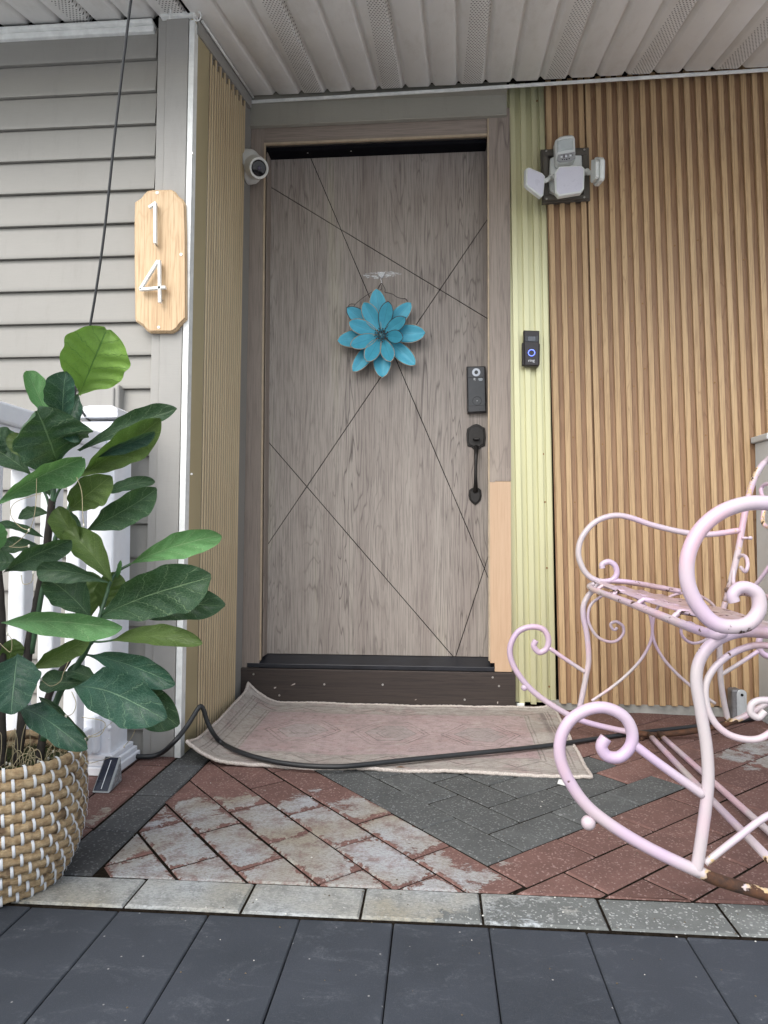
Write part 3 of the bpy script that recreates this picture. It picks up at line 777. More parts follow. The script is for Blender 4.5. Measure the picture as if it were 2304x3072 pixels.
m = MB(); m.tube(smooth_path([atY(x, y, 1.87) for x, y in ((510, -20), (512, 20), (511, 42), (509, 56))], 4), .003, 6); m.build('tail', M['white_trim'], wt, smooth=True)

# ================================================================== RAILING (left)
rl = thing('porch_railing', 'white vinyl railing with capped post and pickets behind the potted plant', 'railing', (-.9, 1.82, 0))
px0, px1, py0, py1 = -.935, -.849, 1.765, 1.870
pf = atY(345, 1300, py0)
px1 = pf.x; px0 = px1-.105
zc1 = atY(330, 1238, py0-.012).z
m = MB(); m.box((px0, py0, .02), (px1, py1, zc1-.02)); m.build('post', M['white_vinyl'], rl, bevel=.005)
m = MB(); m.box((px0-.012, py0-.012, zc1-.012), (px1+.012, py1+.012, zc1+.010))
b_ = m.add([(px0-.012, py0-.012, zc1+.010), (px1+.012, py0-.012, zc1+.010), (px1+.012, py1+.012, zc1+.010), (px0-.012, py1+.012, zc1+.010), (px0+.02, py0+.02, zc1+.026), (px1-.02, py0+.02, zc1+.026), (px1-.02, py1-.02, zc1+.026), (px0+.02, py1-.02, zc1+.026)],
      [(0,1,5,4),(1,2,6,5),(2,3,7,6),(3,0,4,7),(4,5,6,7)])
m.build('post_cap', M['white_vinyl'], rl, bevel=.002)
m = MB(); bx = .022
for (z_a, z_b, e) in ((0, .022, .026), (.0225, .036, .020), (.0365, .050, .012)): m.box((px0-e, py0-e, z_a), (px1+e, py1+e, z_b))
m.build('post_skirt', M['white_vinyl'], rl, bevel=.003)
for (x, y) in ((328, 2205), (326, 2217)):
    c = atY(x, y-21 if y < 2210 else y, py0); m = MB(); m.ball(c, .0065 if y < 2210 else .0028); m.build('screw_cap', M['white_vinyl'], rl, smooth=True)
rr = atY(250, 1262, 1.76)
rx1 = px1-.022; rz1 = .905; rz0 = .775
m = MB(); m.box((rx1-.055, .55, rz1-.045), (rx1, py0-.001, rz1)); m.build('top_rail', M['white_vinyl'], rl, bevel=.006)
m = MB(); m.box((rx1-.047, .55, rz0), (rx1-.008, py0-.001, rz1-.0455)); m.build('rail_insert', M['white_vinyl'], rl, bevel=.002)
m = MB(); m.box((rx1-.047, .55, .06), (rx1-.008, py0-.001, .13)); m.build('bottom_rail', M['white_vinyl'], rl, bevel=.004)
for i in range(10):
    y = py0-.095-.115*i
    m = MB(); m.box((rx1-.046, y-.019, .1301), (rx1-.009, y+.019, rz0-.0005)); m.build('picket', M['white_vinyl'], rl, bevel=.004)
jb = thing('cover_box', 'small white plastic cover on the foot of the railing post', 'cover', atY(230, 2180, 1.74))
a = atY(140, 2262, 1.73); b = atY(288, 2150, 1.73)
m = MB(); m.box((a.x, 1.728, a.z), (b.x, py0-.0005, b.z)); m.build('shell', M['white_vinyl'], jb, bevel=.010)

# white post at the right border
rp = thing('white_gate_post', 'white vinyl post cut by the right edge of the photo', 'post', (1.2, 2.40, 0))
a = atY(2266, 1330, 2.455)
M['grey_vinyl'] = plain('cool_white_vinyl', (.52, .55, .56), .4, 0, .05)
m = MB(); m.box((a.x, 2.36, 0.0), (a.x+.12, 2.46, a.z)); m.build('post', M['grey_vinyl'], rp, bevel=.004)
m = MB(); m.box((a.x-.010, 2.35, a.z), (a.x+.13, 2.47, a.z+.022)); m.build('post_cap', M['grey_vinyl'], rp, bevel=.004)
m = MB(); m.box((a.x-.010, 2.34, 0.001), (a.x+.13, 2.3595, .03)); m.build('post_skirt', M['grey_vinyl'], rp, bevel=.003)

# conduit box
M['cast'] = plain('weathered_cast_metal', (.20, .20, .21), .5, .5, .35, 40)
M['cover'] = plain('oval_cover', (.50, .53, .55), .45, .2, .1)
cb = thing('conduit_box', 'small grey metal conduit box with oval cover at the wall foot', 'electrical box', atZ(2212, 2158))
c0 = atZ(2192, 2150, .0); a = atY(2191, 2152, 2.44); b = atY(2232, 2066, 2.44)
m = MB(); m.box((a.x, 2.425, .0), (b.x-.012, 2.468, b.z)); m.build('body', M['cast'], cb, bevel=.008)
ov = []
cxm, czm, hw_, hh_ = (a.x+b.x)/2+.009, (b.z+.004)/2, .0165, (b.z-.004)/2
for i in range(20):
    t = 2*pi*i/20; x = hw_*cos(t); z = (hh_-hw_)*(1 if sin(t) > 0 else -1)+hw_*sin(t); ov.append((cxm+x, 2.423, czm+z))
m = MB(); m.prism(ov, (0,-1,0), .004, 0, .001); cv = m.build('oval_cover', M['cover'], cb)
m = MB(); m.tube([(cxm, 2.4215, b.z-.018), (cxm, 2.424, b.z-.018)], .005, 8); m.build('screw', M['dark_gap'], cv)
m = MB(); m.tube([(cxm+.010*cos(t), 2.4225, czm-.004+(.030 if sin(t) > 0 else -.030)+.010*sin(t)) for t in [2*pi*i/20 for i in range(20)]], .0010, 6, closed=True); m.build('raised_ring', M['cover'], cv)

# ================================================================== HOUSE NUMBER SIGN
hn = thing('house_number_sign', 'pale pine plaque with white raised numerals 1 and 4', 'sign', atY(480, 790, 1.88))
def sg(x, y, Yp=1.883): return atY(380+x/4.4236, 540+y/4.4236, Yp)
ol = [(105,290),(190,235),(225,185),(270,140),(340,127),(585,122),(640,150),(690,215),(745,255),(775,320),(785,700),(788,1100),(790,1840),(760,1870),(700,1925),(670,1975),(620,2010),(590,2022),(300,2022),(265,2000),(215,1940),(160,1905),(118,1875),(108,1830),(100,1100),(98,600)]
m = MB(); m.prism([sg(x, y, 1.887) for x, y in ol], (0,-1,0), .014, 0, .0035); board_ = m.build('plaque', M['pine'], hn, angle=20)
i2 = [(445+(x-445)*.955, 1075+(y-1075)*.978) for x, y in ol]
m = MB(); m.prism([sg(x, y, 1.883) for x, y in i2], (0,-1,0), .006, 0, .0012); m.build('raised_face', M['pine'], hn)
def bar(pts, wdt, name='numeral', Yp=1.862, d=.010):
    m = MB()
    for (x0, y0, x1, y1) in pts:
        A_, B_ = sg(x0, y0, Yp), sg(x1, y1, Yp); t = (B_-A_).normalized(); nrm = Vector((-t.z, 0, t.x))*wdt/2
        m.prism([A_+nrm, B_+nrm, B_-nrm, A_-nrm], (0,-1,0), d, 0, .0006)
    return m.build(name, M['white_trim'], hn)
one = bar([(370,290,372,835),(288,358,385,292)], .0078)
four = bar([(425,1060,432,1622),(168,1448,510,1417),(172,1445,412,1062)], .0078)
for (x, y, n_) in ((400,345,one),(400,858,one),(450,1112,four),(470,1590,four),(505,1432,four)):
    c = sg(x, y, 1.872); m = MB(); m.tube([c+Vector((-.004, 0, .002)), c+Vector((-.004, .012, .002))], .0028, 8); m.build('standoff_pin', M['screw'], n_)
for (x, y) in ((405,170),(722,988),(425,1955)):
    c = sg(x, y, 1.8825); m = MB(); m.tube([c+Vector((0,-.001,0)), c+Vector((0,.002,0))], .0042, 10); sc_ = m.build('screw', M['screw'], hn)
    m = MB(); m.tube([c+Vector((0,-.0014,0)), c+Vector((0,-.0008,0))], .0014, 6); m.build('screw_recess', M['dark_gap'], sc_)

# ================================================================== SECURITY CAMERA
M['cam_white'] = plain('camera_white', (.66, .67, .64), .4, 0, .05)
sc = thing('security_camera', 'white turret security camera on the left side wall', 'security camera', atY(745, 500, 2.44))
def cp(x, y, Yp): return atY(660+x/5.53, 260+y/5.53, Yp)
cc_ = cp(385, 1315, 2.46); ax = Vector((.93, -.30, .0)).normalized()
base_c = Vector((-.714, 2.468, cc_.z))
def revolve(m, o_, ax, prof, seg=28, mi=0):
    u = ax.orthogonal().normalized(); w = ax.cross(u); vs = []; fs = []; n = len(prof)
    for a_, r_ in prof:
        for k in range(seg): vs.append(o_+ax*a_+(u*cos(2*pi*k/seg)+w*sin(2*pi*k/seg))*r_)
    for i in range(n-1):
        for k in range(seg): fs.append((i*seg+k, i*seg+(k+1) % seg, (i+1)*seg+(k+1) % seg, (i+1)*seg+k))
    fs.append(tuple(reversed(range(seg)))); fs.append(tuple((n-1)*seg+k for k in range(seg)))
    m.add(vs, fs, mi)
RB = .061
m = MB(); revolve(m, base_c, Vector((1, 0, 0)), [(0, RB-.002), (.003, RB), (.014, RB), (.016, RB-.001)]); m.build('base_plate', M['cam_white'], sc, angle=30)
m = MB(); revolve(m, base_c, Vector((1, 0, 0)), [(.0165, RB-.001), (.030, RB-.002), (.042, RB-.010), (.050, RB-.020), (.054, RB-.028)]); m.build('housing', M['cam_white'], sc, angle=50)
ec = cp(620, 1345, 2.405); ef = (CAM-ec).normalized(); ef = (ef*1.0+Vector((.35, 0, -.10))).normalized()
m = MB(); m.ball(ec-ef*.020, .042, 24, 14); m.build('eyeball', M['cam_white'], sc, smooth=True)
m = MB(); revolve(m, ec-ef*.012, ef, [(0, .041), (.016, .038), (.034, .0355), (.0345, .0305), (.031, .030)], 32); eye = m.build('lens_hood', M['cam_white'], sc, angle=40)
m = MB(); revolve(m, ec+ef*.0175, ef, [(0, .0283), (.0022, .0275), (.0034, .022), (.0038, .010)], 32); m.build('lens_window', M['glass_dark'], eye, smooth=True)
M['ir'] = plain('infrared_led', (.10, .09, .14), .2, .2)
u_ = ef.orthogonal().normalized()
m = MB(); c_ = ec+ef*.0190; m.ball(c_, .0075, 12, 8, 0, (1, 1, 1)); m.build('lens_core', M['ir'], eye, smooth=True)
m = MB(); c_ = cp(375, 1362, 2.41); c_.x = base_c.x+.013; 
m.tube([Vector((base_c.x+.022, base_c.y-RB-.0015, base_c.z-.012)), Vector((base_c.x+.022, base_c.y-RB+.003, base_c.z-.012))], .0022, 8); m.build('grub_screw', M['dark_gap'], sc)

# ================================================================== FLOOD LIGHT
M['flood'] = plain('flood_white', (.70, .74, .73), .38, 0, .04)
M['diffuser'] = plain('flood_diffuser', (.62, .63, .72), .3, 0, .03)
M['plate_brown'] = plain('bronze_mount_plate', (.085, .078, .065), .55, 0, .15)
fl = thing('flood_light', 'white three-head motion flood light on a square dark plate', 'flood light', atY(1700, 530, 2.5))
def fp(x, y, Yp): return atY(1550+x/5.53, 380+y/5.53, Yp-.018 if Yp != Ya else Yp)
Ya = 2.504
m = MB(); m.prism([fp(400, 375, Ya), fp(1200, 340, Ya), fp(1222, 1225, Ya), fp(430, 1258, Ya)], (0,-1,0), .02, 0, .002); pl_ = m.build('mount_plate', M['plate_brown'], fl)
for q in (((440,400),(1160,370),(1180,470),(445,475)), ((440,475),(520,475),(530,1140),(450,1150)), ((1095,470),(1180,468),(1195,1130),(1110,1135)), ((450,1145),(1195,1128),(1200,1190),(455,1215))):
    m = MB(); m.prism([fp(x, y, Ya-.007) for x, y in q], (0,-1,0), .0068, 0, .0015); m.build('plate_rim', M['plate_brown'], fl)
for (x, y) in ((490,403),(1122,383),(497,1200),(1122,1173)):
    c = fp(x, y, Ya-.0072); m = MB(); m.tube([c+Vector((0,-.002,0)), c+Vector((0,.001,0))], .0036, 10); m.build('screw', M['screw'], pl_)
m = MB(); m.prism([fp(x, y, 2.500) for x, y in ((560,520),(620,490),(980,430),(1040,430),(1085,470),(1100,1000),(1060,1060),(620,1090),(560,1060),(540,980))], (0,-1,0), .020, 0, .004); body = m.build('body', M['flood'], fl, angle=30)
m = MB(); c = fp(820, 620, 2.496); revolve(m, c+Vector((0,.004,0)), Vector((0,-1,0)), [(0,.005),(.003,.005),(.0035,.003)], 14); m.build('screw', M['cast'], body)
m = MB(); revolve(m, fp(790, 1000, 2.50), Vector((0,-1,0)), [(0,.022),(.02,.020),(.03,.012)], 16); m.build('head_hub', M['flood'], body, angle=40)
# motion sensor
sen = []
for x, y in ((640,230),(655,200),(720,150),(800,130),(920,120),(955,140),(972,180),(980,420),(975,520),(900,570),(800,590),(700,588),(660,560),(650,470)): sen.append(fp(x, y, 2.452))
m = MB(); m.prism(sen, (0,-1,0), .040, 0, .008); sh = m.build('sensor_housing', M['flood'], fl, angle=30)
m = MB(); m.prism([fp(x, y, 2.445) for x, y in ((672,230),(800,195),(935,185),(945,360),(800,375),(680,410))], (0,-1,0), .009, 0, .004); m.build('sensor_lens', plain('sensor_lens_grey', (.50, .55, .55), .25, 0, .03), sh, angle=40)
M['sensor_grey'] = plain('sensor_dial_grey', (.34, .35, .36), .5, 0, .04)
m = MB(); m.prism([fp(x, y, 2.447) for x, y in ((690,460),(965,410),(975,515),(900,562),(720,582),(668,552))], (0,-1,0), .006, 0, .002); dial = m.build('dial_panel', M['sensor_grey'], sh)
for (x, y) in ((745,500),(820,490),(893,477)):
    m = MB(); m.prism([fp(x+dx, y+dy, 2.4455) for dx, dy in ((-16,-14),(16,-16),(16,12),(-16,14))], (0,-1,0), .001); m.build('switch', M['print_white'], dial)
for (x, y, w_, h_) in ((780,487,6,60),(795,487,6,60),(850,468,30,6),(745,470,34,5),(905,450,36,5),(930,470,5,36),(760,545,16,14),(795,545,14,14),(830,540,22,16),(872,530,20,14)):
    m = MB(); m.prism([fp(x+dx*w_/2, y+dy*h_/2, 2.4455) for dx, dy in ((-1,-1),(1,-1),(1,1),(-1,1))], (0,-1,0), .0006); m.build('printed_mark', M['dark_gap'], dial)
def head(front, Yp, depth, back_dir, faces=.86):
    P = [fp(x, y, Yp[i]) for i, (x, y) in enumerate(front)]; c = sum(P, Vector())/len(P)
    n_ = Vector()
    for i in range(len(P)): n_ += (P[i]-c).cross(P[(i+1) % len(P)]-c)
    n_.normalize()
    if n_.y > 0: n_ = -n_
    m = MB(); m.prism(P, n_, depth, 0, .003); h_ = m.build('lamp_head', M['flood'], fl, angle=30)
    m = MB(); m.prism([c+(p-c)*faces+n_*.0012 for p in P], n_, .0022, 0, .0004); m.build('diffuser', M['diffuser'], h_)
    return h_, c, n_
oct_ = [(700,655),(1075,632),(1132,690),(1120,1020),(1070,1090),(700,1150),(640,1085),(632,760)]
h1, c1, n1 = head(oct_, [2.435]*8, .022, None, .90)
lh = [(165,690),(205,668),(430,765),(478,820),(450,1130),(415,1168),(195,1000),(158,950)]
def yl(x): return 2.425+(x-160)/320*.028
h2, c2, n2 = head(lh, [yl(x) for x, y in lh], .018, None, .88)
m = MB(); m.prism([c2+(p-c2)*.62-n2*.018 for p in [fp(x, y, yl(x)) for x, y in lh]], n2, .014, 0, .003); m.build('heat_sink', M['flood'], h2)
rh = [(1365,520),(1400,505),(1450,512),(1468,545),(1462,860),(1450,900),(1375,990),(1345,960)]
def yr(x): return 2.480-(x-1345)/120*.075
P = [fp(x, y, yr(x)) for x, y in rh]; c3 = sum(P, Vector())/8; n3 = Vector()
for i in range(8): n3 += (P[i]-c3).cross(P[(i+1) % 8]-c3)
n3.normalize(); n3 = n3 if n3.x > 0 else -n3
m = MB(); m.prism(P, n3, .016, 0, .003); h3 = m.build('lamp_head', M['flood'], fl, angle=30)
m = MB(); m.prism([c3+(p-c3)*.88+n3*.0012 for p in P], n3, .0022, 0, .0004); m.build('diffuser', M['diffuser'], h3)
m = MB(); m.prism([c3+(p-c3)*.80-n3*.016 for p in P], n3, .014, 0, .004); m.build('heat_sink', M['flood'], h3)
m = MB(); m.tube([fp(540, 850, 2.49), fp(640, 830, 2.50)], .010, 12); m.tube([fp(470, 900, 2.455), fp(580, 850, 2.49)], .008, 10); m.ball(fp(585, 845, 2.49), .0115); m.build('arm', M['flood'], fl, smooth=True)
m = MB(); m.tube([fp(1090, 790, 2.50), fp(1180, 745, 2.49)], .009, 12); m.ball(fp(1165, 745, 2.485), .011); m.tube([fp(1165, 770, 2.485), fp(1300, 760, 2.475)], .0085, 10); m.build('arm', M['flood'], fl, smooth=True)

# ================================================================== DOORBELL
db = thing('video_doorbell', 'black video doorbell with glowing blue ring button on the gold panel', 'doorbell', atY(1593, 1045, 2.52))
def bp(x, y, Yp=2.508): return atY(1350+x/3.686, 960+y/3.686, Yp)
M['db_body'] = plain('doorbell_brown_black', (.030, .027, .030), .42, .2)
m = MB(); m.prism([bp(815,112), bp(990,118), bp(985,505), bp(825,503)], (0,-1,0), .026, 0, .003); bd = m.build('body', M['db_body'], db)
m = MB(); m.prism([bp(800,250,2.520), bp(996,262,2.520), bp(992,490,2.520), bp(800,502,2.520)], (0,-1,0), .018, 0, .002); m.build('wedge_mount', M['db_body'], db)
m = MB(); m.prism([bp(828,172,2.506), bp(980,175,2.506), bp(980,242,2.506), bp(830,240,2.506)], (0,-1,0), .003, 0, .0006); m.build('camera_band', M['lock_face'], bd)
m = MB(); m.prism([bp(x, y, 2.5052) for x, y in ((862,190),(872,182),(935,182),(945,192),(945,222),(935,232),(872,232),(862,222))], (0,-1,0), .002, 0, .0004); m.build('lens_window', plain('doorbell_lens', (.10, .11, .13), .15), bd)
br_ = NT('blue_ring_glow'); br_.b.inputs['Emission Color'].default_value = (.10, .16, 1, 1); br_.b.inputs['Emission Strength'].default_value = 2.2; M['ring_glow'] = br_.done((.2, .25, .9), .3)
c = bp(902, 362, 2.5065); rr_ = (bp(940, 362, 2.5065)-c).length
m = MB(); m.tube([Vector((c.x+rr_*.93*cos(2*pi*i/32), c.y, c.z+rr_*.93*sin(2*pi*i/32))) for i in range(32)], .0011, 6, closed=True); m.build('light_ring', M['ring_glow'], bd, smooth=True)
m = MB(); m.prism([Vector((c.x+rr_*.78*cos(2*pi*i/24), c.y-.0002, c.z+rr_*.78*sin(2*pi*i/24))) for i in range(24)], (0,-1,0), .0012); m.build('button', M['db_body'], bd)
tc = bpy.data.curves.new('lettering', 'FONT'); tc.body = 'ring'; tc.size = .0155; tc.align_x = 'CENTER'; tc.extrude = .0002
to = bpy.data.objects.new('tmp_text', tc); col.objects.link(to)
me = bpy.data.meshes.new_from_object(to.evaluated_get(bpy.context.evaluated_depsgraph_get())); bpy.data.objects.remove(to)
me.name = 'lettering'; me.materials.clear(); me.materials.append(M['print_white']); c = bp(900, 462, 2.5077)
me.transform(Matrix.Translation((c.x, c.y, c.z)) @ Matrix.Rotation(pi/2, 4, 'X')); o = bpy.data.objects.new('lettering', me); link(o, bd)

# ================================================================== FLOWER ON THE DOOR
M['petal'] = None
pm = NT('turquoise_painted_metal'); p_ = pm.uv(); u_s, v_s, _ = pm.sep(p_)
dn = pm.noise(pm.pos(), 40, 4, .6)
cc = pm.mix(pm.mr(dn, .3, .7), (.055, .33, .47), (.075, .40, .54))
cc = pm.mix(pm.mr(pm.math('ABSOLUTE', v_s), .05, .01, 0, .35), cc, (.02, .12, .18))
M['petal'] = pm.done(cc, .42, .15)
M['petal_rim'] = plain('worn_tan_rim', (.40, .32, .24), .5, .2, .4, 60)
M['petal_rim2'] = plain('dark_bronze_rim', (.085, .065, .06), .5, .4, .4, 60)
fw_ = thing('metal_flower', 'turquoise metal flower wall hanging on the front door', 'door ornament', atY(1144, 1003, 2.56))
def fq(x, y, Yp): return atY(960+x/4.608, 780+y/4.608, Yp)
FC = (852, 1035)
def petal(tip, wpx, r0, Yb, Yt, rim, fold=.18, curl=0.):
    tx, ty = tip; dx, dy = tx-FC[0], ty-FC[1]; L = math.hypot(dx, dy); dx /= L; dy /= L; nxp, nyp = -dy, dx
    NU, NV = 14, 8; m = MB(); vs = []; edge = []
    def wid(u): return (sin(pi*min(1, max(0, u))**1.25)**.60) if 0 < u < 1 else 0
    grid = []
    for i in range(NU+1):
        u = i/NU; row = []
        for j in range(-NV//2, NV//2+1):
            v = j/(NV/2); w_ = wpx/2*max(wid(.02+.98*u), .03 if i < NU else 0)
            px_ = FC[0]+dx*(r0+(L-r0)*u)+nxp*w_*v; py_ = FC[1]+dy*(r0+(L-r0)*u)+nyp*w_*v
            Yp = Yb+(Yt-Yb)*u**1.3 - fold*abs(v)*w_/4608*1.25 + curl*u*u
            row.append(fq(px_, py_, Yp))
        grid.append(row)
    n = NV+1; vs = [p for r_ in grid for p in r_]; fs = []
    for i in range(NU):
        for j in range(NV): fs.append((i*n+j, i*n+j+1, (i+1)*n+j+1, (i+1)*n+j))
    m.add(vs, [f[::-1] for f in fs]); me = m.mesh('petal', M['petal'], True)
    uvl = me.uv_layers.new(name='uv')
    for lp_ in me.loops:
        k = lp_.vertex_index; uvl.data[lp_.index].uv = ((k//n)/NU, (k % n)/(NV/2)-1)
    o = bpy.data.objects.new('petal', me); link(o, fw_)
    sd = o.modifiers.new('thickness', 'SOLIDIFY'); sd.thickness = .0009; sd.offset = 0
    loop = [r_[0] for r_ in grid]+[r_[-1] for r_ in reversed(grid)]
    mm = MB(); mm.tube(smooth_path(loop, 2), .0013, 6); mm.build('petal_rim', rim, o, smooth=True)
R1, R2 = M['petal_rim'], M['petal_rim2']
for tip, w_, rim in (((775,392),245,R1), ((1262,585),215,R1), ((1462,1005),255,R1), ((1322,1452),220,R1), ((862,1628),250,R1), ((450,1545),205,R1), ((236,1118),240,R1), ((368,655),215,R2)):
    petal(tip, w_, 60, 2.585, 2.560, rim, .25, random.uniform(-.006, .006))
for tip, w_, rim in (((603,580),215,R1), ((945,572),195,R2), ((1182,795),180,R2), ((1148,1075),185,R2), ((980,1405),185,R1), ((645,1400),205,R1), ((420,1185),195,R1), ((395,858),205,R1)):
    petal(tip, w_, 50, 2.572, 2.522+random.uniform(-.006, .006), rim, .30)
M['stamen'] = plain('stamen_dark_teal', (.06, .16, .20), .4, .4, .5, 200)
for i in range(34):
    a = i*2.4; r_ = 8+14*math.sqrt(i); c = fq(850+r_*cos(a), 1040+r_*sin(a), 2.552); d_ = Vector((cos(a)*.5*(r_/90), -1, -sin(a)*.5*(r_/90))).normalized()
    m = MB(); m.tube([c, c+d_*.005, c+d_*.007], .0018, 6, rfun=lambda t: .7+.9*t); m.ball(c+d_*.008, .0026, 6, 5); m.build('stamen', R2 if i % 3 else M['stamen'], fw_, smooth=True)
m = MB(); m.ball(fq(850, 1040, 2.560), .016, 14, 8, 0, (1, .5, 1)); m.build('flower_hub', M['stamen'], fw_, smooth=True)
def wire(pts, r_, name, mat, par, Yp=2.590):
    m = MB(); m.tube(smooth_path([fq(x, y, Yp if len(q) == 0 else q[0]) for x, y, *q in pts], 5), r_, 6); return m.build(name, M[mat], par, smooth=True)
wire([(480,610),(420,610),(385,650),(410,678),(445,672),(490,610),(590,525),(700,452),(790,405),(840,335),(850,318),(870,345),(898,400),(896,445)], .0011, 'hanging_wire', 'dark_wire', fw_)
wire([(848,320),(815,360),(806,395),(822,420),(850,400),(852,350)], .0011, 'hanging_wire', 'dark_wire', fw_)
wire([(896,445),(1000,470),(1060,510),(1150,538),(1165,530),(1195,545),(1212,578),(1180,540),(1130,535)], .0011, 'hanging_wire', 'dark_wire', fw_)
hk = thing('door_hook', 'clear adhesive hook with silver wire holding the turquoise flower', 'hook', fq(845, 215, 2.605))
m = MB(); m.prism([fq(x, y, 2.600) for x, y in ((800,168),(890,168),(893,185),(860,235),(840,240),(800,195))], (0,-1,0), .006, 0, .001); m.build('clear_hook', M['clear'], hk)
m = MB(); m.tube(smooth_path([fq(x, y, 2.593) for x, y in ((845,240),(800,190),(797,172),(845,168),(888,172),(884,190),(848,235),(842,270),(852,320),(845,300))], 4), .0011, 6); m.build('wire_loop', M['steel'], hk, smooth=True)
tape = NT('smeared_tape'); tp = tape.mr(tape.noise(tape.vec(tape.pos(), (3, 1, 14)), 22, 4, .7, 1.), .50, .60)  # broken whitish smears on the clear tape
M['tape'] = tape.done((.85, .87, .88), .18, 0, None, .6, **{'Alpha': tape.math('MULTIPLY', tp, .75)})
m = MB(); m.prism([fq(x, y, 2.6095) for x, y in ((545,205),(700,175),(1010,155),(1150,190),(1000,230),(760,265),(640,255))], (0,-1,0), .0004); m.build('clear_tape', M['tape'], hk)

# ================================================================== OVERHEAD CABLE
M['cable'] = plain('black_cable', (.018, .020, .022), .45, 0, .2)
oc = thing('overhead_cable', 'thin black cable hanging in front of the left siding', 'cable', atY(263, 1000, 1.6))
m = MB(); m.tube(smooth_path([atY(x, y, Y_) for x, y, Y_ in ((405, -60, 1.50), (393, 0, 1.52), (372, 170, 1.56), (345, 400, 1.6), (315, 680, 1.64), (290, 860, 1.66), (266, 1000, 1.68), (245, 1100, 1.69), (225, 1180, 1.70), (250, 1240, 1.74), (270, 1262, 1.80))], 6), .0033, 8); m.build('cable', M['cable'], oc, smooth=True)

# ================================================================== DOORMAT RUG
rm = NT('worn_oriental_rug'); ux, uy, _ = rm.sep(rm.uv())      # metres: 1.12 x .69
w1 = rm.noise(rm.uv(), 9, 5, .65); w2 = rm.noise(rm.uv(), 60, 4, .75); w3 = rm.noise(rm.vec(rm.uv(), (8, 160, 1)), 5, 3, .7); w4 = rm.noise(rm.vec(rm.uv(), (160, 8, 1)), 5, 3, .7)
jx = rm.math('ADD', ux, rm.math('MULTIPLY', rm.math('SUBTRACT', w2, .5), .006)); jy = rm.math('ADD', uy, rm.math('MULTIPLY', rm.math('SUBTRACT', w2, .5), .006))
ed = rm.math('MINIMUM', rm.math('MINIMUM', jx, rm.math('SUBTRACT', 1.12, jx)), rm.math('MINIMUM', jy, rm.math('SUBTRACT', .69, jy)))
def band(v, c, w_): return rm.mr(rm.math('ABSOLUTE', rm.math('SUBTRACT', v, c)), w_, w_*.5)
lines = rm.math('MAXIMUM', rm.math('MAXIMUM', band(ed, .030, .003), band(ed, .040, .002)), rm.math('MAXIMUM', band(ed, .105, .003), band(ed, .117, .0025)))
zg = rm.math('MULTIPLY', rm.math('ABSOLUTE', rm.math('SUBTRACT', rm.math('FRACT', rm.math('MULTIPLY', jx, 7.)), .5)), .11)
zl = rm.math('MULTIPLY', band(rm.math('SUBTRACT', ed, zg), .048, .005), rm.mr(ed, .044, .048)); zl = rm.math('MULTIPLY', zl, rm.mr(ed, .103, .099))
lines = rm.math('MAXIMUM', lines, zl)
fx = rm.math('SUBTRACT', rm.math('FRACT', rm.math('DIVIDE', rm.math('SUBTRACT', jx, .135), .283)), .5); fx = rm.math('MULTIPLY', rm.math('ABSOLUTE', fx), .283)
fy = rm.math('ABSOLUTE', rm.math('SUBTRACT', jy, .345))
hexd = rm.math('MAXIMUM', rm.math('ADD', fx, rm.math('MULTIPLY', fy, .62)), rm.math('MULTIPLY', fy, 1.05))
for c_, w_ in ((.124, .0035), (.108, .0025), (.082, .003), (.045, .003), (.030, .002)): lines = rm.math('MAXIMUM', lines, rm.math('MULTIPLY', band(hexd, c_, w_), rm.mr(ed, .118, .122)))
motif = rm.mr(rm.noise(rm.vec(rm.uv(), (30, 30, 1)), 1.6, 3, .8), .56, .60); motif = rm.math('MULTIPLY', motif, .55)
lines = rm.math('MAXIMUM', lines, motif)
wear = rm.mr(rm.math('ADD', w1, rm.math('MULTIPLY', w2, .5)), .62, .88)
field = rm.mr(ed, .115, .125)
cc = rm.mix(field, (.46, .425, .385), (.47, .365, .36))
cc = rm.mix(rm.math('MULTIPLY', rm.mr(hexd, .085, .080), rm.math('MULTIPLY', field, .55)), cc, (.40, .38, .37))
cc = rm.mix(rm.math('MULTIPLY', rm.mr(w1, .50, .66), .5), cc, (.42, .27, .265))
cc = rm.mix(rm.math('MULTIPLY', lines, rm.mr(wear, 0, 1, .25, .85)), cc, (.15, .125, .12))
cc = rm.mix(rm.mr(w3, .46, .66, 0, .6), cc, (.20, .18, .17)); cc = rm.mix(rm.mr(w4, .52, .72, 0, .35), cc, (.22, .19, .18))
cc = rm.mix(rm.mr(rm.noise(rm.uv(), 260, 2, .6), .55, .75, 0, .3), cc, (.58, .54, .50))
mott = rm.noise(rm.vec(rm.uv(), (26, 40, 1)), 1., 5, .8); cc = rm.mix(rm.mr(mott, .48, .66, 0, .5), cc, (.19, .165, .155)); cc = rm.mix(rm.mr(rm.noise(rm.uv(), 14, 5, .8), .55, .70, 0, .5), cc, (.52, .47, .43))
dirt = rm.noise(rm.uv(), 4, 4, .6); cc = rm.mix(rm.mr(dirt, .48, .75, 0, .45), cc, (.24, .20, .18))
hh = rm.math('ADD', rm.math('MULTIPLY', w3, 1.), rm.math('MULTIPLY', rm.noise(rm.uv(), 320, 2, .6), 1.2))
M['rug'] = rm.done(cc, .95, 0, rm.bump(hh, .003, .8), .1)
ed_m = NT('rug_overlock'); f = ed_m.noise(ed_m.pos(), 330, 2, .6)
M['rug_edge'] = ed_m.done(ed_m.mix(ed_m.mr(f, .35, .65), (.42, .37, .33), (.62, .57, .53)), .95, 0, ed_m.bump(f, .003, 1.), .1)
rg = thing('entrance_rug', 'worn pink and beige oriental rug with curled left corners under the door', 'rug', (-.14, 2.18, 0))
NX, NY = 84, 44
